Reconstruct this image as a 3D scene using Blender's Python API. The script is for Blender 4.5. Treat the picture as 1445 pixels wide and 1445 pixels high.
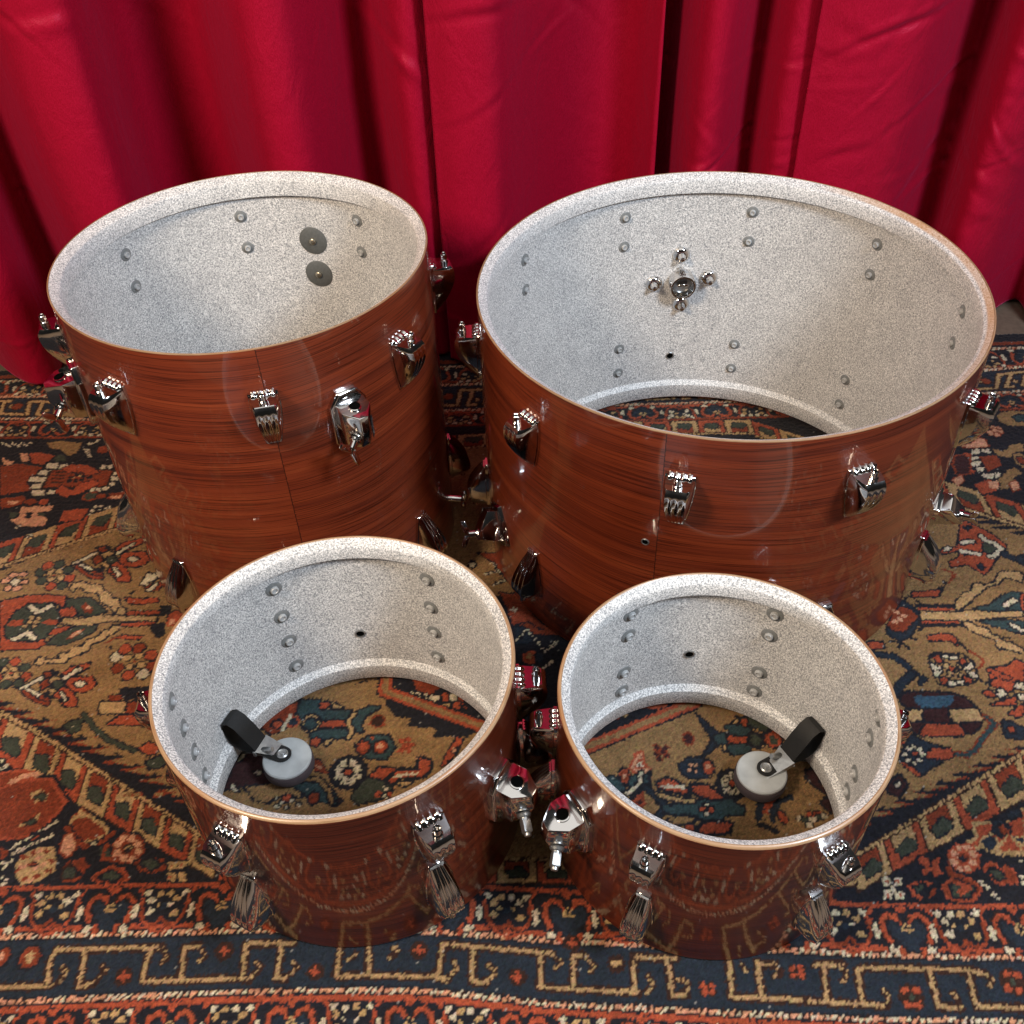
import bpy, bmesh, math, random
import numpy as np
from mathutils import Matrix, Vector

random.seed(7)
RNG = np.random.default_rng(7)
for o in list(bpy.data.objects):
    bpy.data.objects.remove(o)
SC = bpy.context.scene
COL = SC.collection
R = math.radians

# ------------------------------------------------------------------ camera
cam = bpy.data.cameras.new('camera')
cam.sensor_width = 36
cam.lens = 35.92
cam.shift_y = 0.0337
cam.clip_start = 0.02
cam.clip_end = 60
co = bpy.data.objects.new('camera', cam)
COL.objects.link(co)
PITCH, ROLL = 0.776246, -0.0366237
fw = Vector((0, math.cos(PITCH), -math.sin(PITCH)))
up0 = Vector((0, math.sin(PITCH), math.cos(PITCH)))
rt0 = Vector((1, 0, 0))
rt = math.cos(ROLL) * rt0 + math.sin(ROLL) * up0
up = -math.sin(ROLL) * rt0 + math.cos(ROLL) * up0
co.matrix_world = Matrix(((rt.x, up.x, -fw.x, 0), (rt.y, up.y, -fw.y, 0), (rt.z, up.z, -fw.z, 0.946664), (0, 0, 0, 1)))
SC.camera = co

# ------------------------------------------------------------------ light: a dim room with ceiling spots left and right in front of the drums
world = bpy.data.worlds.new('World')
SC.world = world
world.use_nodes = True
bg = world.node_tree.nodes['Background']
# the rest of the unlit room: dark below, walls dim, ceiling paler
wt = world.node_tree
wg = wt.nodes.new('ShaderNodeTexCoord')
wz = wt.nodes.new('ShaderNodeSeparateXYZ')
wr = wt.nodes.new('ShaderNodeValToRGB')
wt.links.new(wg.outputs['Generated'], wz.inputs[0])
wt.links.new(wz.outputs[2], wr.inputs[0])
wt.links.new(wr.outputs[0], bg.inputs[0])
for e, (p, c) in zip([wr.color_ramp.elements[0], wr.color_ramp.elements[1], wr.color_ramp.elements.new(.35), wr.color_ramp.elements.new(.7)],
                     [(0.0, (.34, .31, .28)), (1.0, (1.0, .97, .95)), (.35, (.30, .285, .27)), (.7, (.60, .59, .60))]):
    e.position = p
    e.color = (*c, 1)
bg.inputs[1].default_value = 0.042


def lamp(name, loc, aim, size, watts, col, shape='DISK'):
    d = bpy.data.lights.new(name, 'AREA')
    d.shape = shape
    d.size = size
    d.energy = watts
    d.color = col
    o = bpy.data.objects.new(name, d)
    COL.objects.link(o)
    o.location = loc
    o.rotation_euler = (Vector(aim) - Vector(loc)).to_track_quat('-Z', 'Y').to_euler()
    return o


WARM, COOL = (1.0, 0.80, 0.60), (0.80, 0.89, 1.0)
lamp('ceiling_lamp', (-1.04, -0.02, 1.56), (-0.1, 1.0, 0.2), 0.42, 36, WARM)
lamp('ceiling_lamp', (1.08, 0.00, 1.58), (0.15, 1.0, 0.2), 0.42, 39, COOL)
lamp('overhead_fill', (0.0, 0.45, 2.45), (0.0, 0.75, 0.0), 2.2, 12, (1.0, 0.96, 0.91))  # unseen soft fill overhead, added so the chrome has something bright to reflect
SC.view_settings.view_transform = 'Standard'
SC.view_settings.look = 'None'
SC.view_settings.exposure = 0.0
SC.view_settings.gamma = 1.0
SC.view_settings.use_curve_mapping = False
SC.render.engine = 'CYCLES'
SC.cycles.max_bounces = 8


# ------------------------------------------------------------------ scene helpers
def obj(name, me, mat=None, parent=None, smooth=None):
    """link a mesh (or finished bmesh) as ONE object"""
    if isinstance(me, bmesh.types.BMesh):
        bm = me
        me = bpy.data.meshes.new(name)
        bmesh.ops.recalc_face_normals(bm, faces=bm.faces)
        bm.to_mesh(me)
        bm.free()
    if mat:
        me.materials.append(mat)
    o = bpy.data.objects.new(name, me)
    COL.objects.link(o)
    if parent:
        o.parent = parent
    if smooth is not None:
        me.polygons.foreach_set('use_smooth', [True] * len(me.polygons))
        if smooth < 180:
            me.set_sharp_from_angle(angle=R(smooth))
    return o


def empty(name, loc, label, cat, group=None):
    o = bpy.data.objects.new(name, None)
    o.empty_display_size = 0.05
    COL.objects.link(o)
    o.location = loc
    tag(o, label, cat, group)
    return o


def tag(o, label, cat, group=None):
    o['label'] = label
    o['category'] = cat
    if group:
        o['group'] = group


def dup(o, parent=None):
    c = o.copy()
    COL.objects.link(c)
    c.parent = parent
    for ch in o.children:
        dup(ch, c)
    return c


# ------------------------------------------------------------------ materials
class NT:
    def __init__(self, name):
        self.m = bpy.data.materials.new(name)
        self.m.use_nodes = True
        self.t = self.m.node_tree
        self.b = self.t.nodes['Principled BSDF']

    def n(self, kind, ins=None, **props):
        x = self.t.nodes.new('ShaderNode' + kind)
        for k, v in props.items():
            setattr(x, k, v)
        for k, v in (ins or {}).items():
            if hasattr(v, 'outputs'):
                v = v.outputs[0]
            if isinstance(v, bpy.types.NodeSocket):
                self.t.links.new(v, x.inputs[k])
            else:
                x.inputs[k].default_value = v
        return x

    def set(self, **kw):
        for k, v in kw.items():
            k = k.replace('_', ' ')
            if hasattr(v, 'outputs'):
                v = v.outputs[0]
            if isinstance(v, bpy.types.NodeSocket):
                self.t.links.new(v, self.b.inputs[k])
            else:
                self.b.inputs[k].default_value = v

    def ramp(self, fac, stops, interp='LINEAR'):
        r = self.n('ValToRGB', {'Fac': fac})
        cr = r.color_ramp
        cr.interpolation = interp
        while len(cr.elements) < len(stops):
            cr.elements.new(0.5)
        for e, (p, c) in zip(cr.elements, stops):
            e.position = p
            e.color = (*c, 1) if len(c) == 3 else c
        return r

    def math(self, op, a, b=0.0):
        return self.n('Math', {0: a, 1: b}, operation=op)

    def bump(self, height, strength=0.3, dist=0.001, normal=None):
        ins = {'Height': height, 'Strength': strength, 'Distance': dist}
        if normal:
            ins['Normal'] = normal
        return self.n('Bump', ins)


def mix(t, fac, a, b, mode='MIX'):
    x = t.n('Mix', data_type='RGBA', blend_type=mode)
    for s, v in ((0, fac), (6, a), (7, b)):
        if hasattr(v, 'outputs'):
            v = v.outputs[2] if v.bl_idname == 'ShaderNodeMix' else v.outputs[0]
        if isinstance(v, bpy.types.NodeSocket):
            t.t.links.new(v, x.inputs[s])
        else:
            x.inputs[s].default_value = v if s == 0 else (*v, 1)
    return x


def mat_chrome():
    t = NT('chrome')
    no = t.n('TexNoise', {'Vector': t.n('TexCoord').outputs['Object'], 'Scale': 90.0, 'Detail': 3.0})
    t.set(Base_Color=(0.66, 0.65, 0.64, 1), Metallic=1.0, Roughness=t.ramp(no, [(0.35, (0.05,) * 3), (0.75, (0.16,) * 3)]))
    return t.m


def mat_metal(name, col, rough):
    t = NT(name)
    no = t.n('TexNoise', {'Vector': t.n('TexCoord').outputs['Object'], 'Scale': 220.0, 'Detail': 4.0})
    c = t.ramp(no, [(0.3, tuple(v * 0.72 for v in col)), (0.7, col)])
    t.set(Base_Color=c, Metallic=0.9, Roughness=rough, Normal=t.bump(no, 0.15, 0.0004))
    return t.m


def mat_plain(name, col, rough, bump=0.2, scale=400.0, var=0.75):
    t = NT(name)
    no = t.n('TexNoise', {'Vector': t.n('TexCoord').outputs['Object'], 'Scale': scale, 'Detail': 4.0})
    t.set(Base_Color=t.ramp(no, [(0.3, tuple(v * var for v in col)), (0.7, col)]), Roughness=rough, Normal=t.bump(no, bump, 0.0006))
    return t.m


def mat_wood(name, shift, dark=1.0):
    """glossy striped mahogany wrap; the mesh UV is arc length and height in metres"""
    t = NT(name)
    uv = t.n('UVMap')
    base = t.n('Mapping', {'Vector': uv.outputs[0], 'Location': (shift, shift * 0.7, shift)})
    wob = t.n('TexNoise', {'Vector': base, 'Scale': 2.4, 'Detail': 2.0, 'Roughness': 0.45})
    wv = t.math('MULTIPLY', t.math('SUBTRACT', wob, 0.5), 0.055)
    sx = t.n('SeparateXYZ', {0: base})
    y2 = t.math('ADD', sx.outputs[1], wv)
    v1 = t.n('CombineXYZ', {0: t.math('MULTIPLY', sx.outputs[0], 0.5), 1: t.math('MULTIPLY', y2, 62.0)})
    v2 = t.n('CombineXYZ', {0: t.math('MULTIPLY', sx.outputs[0], 8.0), 1: t.math('MULTIPLY', y2, 700.0)})
    broad = t.n('TexNoise', {'Vector': v1, 'Scale': 1.0, 'Detail': 6.0, 'Roughness': 0.64, 'Distortion': 0.15})
    fine = t.n('TexNoise', {'Vector': v2, 'Scale': 1.0, 'Detail': 3.0, 'Roughness': 0.6})
    c1 = t.ramp(broad, [(0.28, (0.052 * dark, 0.0095 * dark, 0.0050 * dark)), (0.40, (0.112 * dark, 0.0185 * dark, 0.0075 * dark)),
                        (0.56, (0.160 * dark, 0.0275 * dark, 0.0095 * dark)), (0.80, (0.225 * dark, 0.045 * dark, 0.0150 * dark))])
    c2 = t.ramp(fine, [(0.38, (0.26, 0.22, 0.21)), (0.48, (0.95, 0.95, 0.95)), (0.72, (1.2, 1.22, 1.2))])
    col = mix(t, 0.85, c1, c2, 'MULTIPLY')
    # the wrap's own butt seam: a thin dark line where the arc length starts
    us = t.n('SeparateXYZ', {0: uv.outputs[0]})
    jag = t.n('TexNoise', {'Vector': t.n('CombineXYZ', {0: 0.0, 1: t.math('MULTIPLY', us.outputs[1], 260.0)}), 'Scale': 1.0, 'Detail': 2.0})
    ln = t.math('LESS_THAN', us.outputs[0], t.math('ADD', t.math('MULTIPLY', jag, 0.0022), -0.0001))
    col = mix(t, t.math('MULTIPLY', ln, 0.85), col, (0.02, 0.006, 0.004))
    scr = t.n('TexNoise', {'Vector': base, 'Scale': 38.0, 'Detail': 5.0})
    t.set(Base_Color=col.outputs[2], Roughness=0.32, Specular_IOR_Level=0.35, Coat_Weight=1.0, Coat_IOR=1.45,
          Coat_Roughness=t.ramp(scr, [(0.4, (0.025,) * 3), (0.8, (0.09,) * 3)]))
    b = t.bump(broad, 0.03, 0.0012)
    wv2 = t.n('TexNoise', {'Vector': base, 'Scale': 13.0, 'Detail': 2.0})
    t.set(Normal=b, Coat_Normal=t.bump(wv2, 0.10, 0.0012))
    return t.m


def mat_edge(name='bare_maple', k=1.0):
    """bare ply of the bearing edge"""
    t = NT(name)
    uv = t.n('UVMap')
    v = t.n('Mapping', {'Vector': uv.outputs[0], 'Scale': (30.0, 900.0, 1.0)})
    no = t.n('TexNoise', {'Vector': v, 'Scale': 1.0, 'Detail': 4.0, 'Roughness': 0.65})
    st = t.n('TexNoise', {'Vector': uv.outputs[0], 'Scale': 9.0, 'Detail': 3.0})
    c = t.ramp(no, [(p, tuple(v * k for v in c)) for p, c in [(0.3, (0.27, 0.145, 0.066)), (0.5, (0.43, 0.265, 0.145)), (0.75, (0.53, 0.36, 0.22))]])
    c = mix(t, t.ramp(st, [(0.5, (0, 0, 0)), (0.72, (0.7,) * 3)]), c, (0.30, 0.12, 0.04))
    t.set(Base_Color=c.outputs[2], Roughness=0.4, Coat_Weight=0.3, Coat_Roughness=0.2)
    return t.m


def mat_speckle(name, stain):
    """grey and white multi-fleck paint sprayed on the inside of the shells"""
    t = NT(name)
    pos = t.n('TexCoord').outputs['Object']
    a = t.n('TexNoise', {'Vector': pos, 'Scale': 600.0, 'Detail': 2.0, 'Roughness': 0.6})
    b = t.n('TexNoise', {'Vector': pos, 'Scale': 820.0, 'Detail': 1.5, 'Roughness': 0.6})
    c1 = t.ramp(a, [(0.35, (0.25, 0.26, 0.275)), (0.45, (0.49, 0.495, 0.49)), (0.54, (0.68, 0.675, 0.66)), (0.63, (0.88, 0.87, 0.85))])
    c2 = t.ramp(b, [(0.32, (0.46, 0.47, 0.50)), (0.43, (1.0, 1.0, 1.0))])
    col = mix(t, 0.9, c1, c2, 'MULTIPLY')
    pw = t.n('TexNoise', {'Vector': pos, 'Scale': 34.0, 'Detail': 5.0, 'Roughness': 0.6})
    col = mix(t, 0.8, col, t.ramp(pw, [(0.32, (0.84, 0.84, 0.85)), (0.62, (1.0, 1.0, 1.0))]), 'MULTIPLY')
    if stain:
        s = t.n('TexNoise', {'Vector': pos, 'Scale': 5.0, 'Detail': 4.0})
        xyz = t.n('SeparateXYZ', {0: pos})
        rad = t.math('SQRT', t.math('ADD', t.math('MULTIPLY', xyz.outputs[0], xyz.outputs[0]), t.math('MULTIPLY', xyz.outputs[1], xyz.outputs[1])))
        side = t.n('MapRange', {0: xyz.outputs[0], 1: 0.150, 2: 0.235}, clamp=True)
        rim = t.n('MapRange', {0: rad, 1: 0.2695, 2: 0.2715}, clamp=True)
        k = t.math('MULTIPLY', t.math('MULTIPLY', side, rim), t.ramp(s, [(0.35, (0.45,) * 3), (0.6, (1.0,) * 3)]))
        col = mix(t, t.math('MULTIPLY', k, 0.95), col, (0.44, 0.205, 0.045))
    t.set(Base_Color=col.outputs[2], Roughness=0.5, Normal=t.bump(a, 0.30, 0.0008))
    return t.m


def mat_rug():
    t = NT('wool_pile')
    at = t.n('Attribute', attribute_name='wool')
    pos = t.n('TexCoord').outputs['Object']
    f = t.n('TexNoise', {'Vector': t.n('Mapping', {'Vector': pos, 'Scale': (1.0, 0.55, 1.0)}), 'Scale': 1300.0, 'Detail': 2.0})
    g = t.n('TexNoise', {'Vector': pos, 'Scale': 26.0, 'Detail': 4.0})
    col = mix(t, 0.8, at, t.ramp(f, [(0.3, (0.55,) * 3), (0.55, (1.0,) * 3), (0.75, (1.35,) * 3)]), 'MULTIPLY')
    col = mix(t, 0.7, col, t.ramp(g, [(0.3, (0.72, 0.70, 0.68)), (0.6, (1.06,) * 3)]), 'MULTIPLY')
    t.set(Base_Color=col.outputs[2], Roughness=0.9, Specular_IOR_Level=0.15, Sheen_Weight=0.12, Sheen_Roughness=0.5,
          Sheen_Tint=(1.0, 0.9, 0.8, 1), Normal=t.bump(f, 0.5, 0.0012))
    return t.m


def mat_satin():
    t = NT('red_satin')
    pos = t.n('TexCoord').outputs['Object']
    cr = t.n('TexNoise', {'Vector': t.n('Mapping', {'Vector': pos, 'Scale': (1.0, 1.0, 0.55), 'Rotation': (0.2, 0.5, 0.1)}), 'Scale': 22.0, 'Detail': 4.0, 'Distortion': 1.8})
    fi = t.n('TexNoise', {'Vector': t.n('Mapping', {'Vector': pos, 'Scale': (1.0, 1.0, 0.25)}), 'Scale': 1500.0, 'Detail': 1.0})
    b1 = t.bump(cr, 0.26, 0.011)
    b2 = t.bump(fi, 0.35, 0.0008, b1)
    lw = t.n('LayerWeight', {'Blend': 0.35})
    col = mix(t, t.ramp(fi, [(0.3, (0,) * 3), (0.7, (1,) * 3)]), (0.27, 0.0034, 0.017), (0.365, 0.0055, 0.030))
    t.set(Base_Color=col.outputs[2], Roughness=0.42, Specular_IOR_Level=0.35, Specular_Tint=(1.0, 0.25, 0.42, 1), Sheen_Weight=0.35, Sheen_Roughness=0.35, Sheen_Tint=(1.0, 0.10, 0.28, 1),
          Normal=b2, Anisotropic=0.3)
    return t.m


CHROME = mat_chrome()
STEEL = mat_metal('zinc_steel', (0.42, 0.43, 0.43), 0.38)
GREYDISC = mat_plain('dull_grey_steel', (0.115, 0.120, 0.115), 0.5)
ZINC = mat_plain('zinc_washer', (0.22, 0.23, 0.23), 0.38)
BRASS = mat_metal('dull_brass_screw', (0.46, 0.41, 0.31), 0.35)
PLATE = mat_plain('brushed_plate', (0.40, 0.425, 0.43), 0.35, 0.1, 60.0, 0.72)
BLACK = mat_plain('black_painted_steel', (0.014, 0.014, 0.014), 0.5)
BLACK.node_tree.nodes['Principled BSDF'].inputs['Specular IOR Level'].default_value = 0.22
FELT = mat_plain('dark_felt', (0.055, 0.040, 0.045), 0.95, 0.6, 900.0)
DARK = mat_plain('dark_hole', (0.003, 0.003, 0.003), 1.0)
DARK.node_tree.nodes['Principled BSDF'].inputs['Specular IOR Level'].default_value = 0.0
EDGE = mat_edge('bare_maple', .86)
EDGED = mat_edge('darkened_maple', .62)
SPECK = mat_speckle('speckle_paint', False)
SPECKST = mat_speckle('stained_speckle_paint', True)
BOLT = mat_plain('zinc_bolt_head', (0.46, 0.47, 0.47), 0.28)
RUGM = mat_rug()
SATIN = mat_satin()

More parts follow.
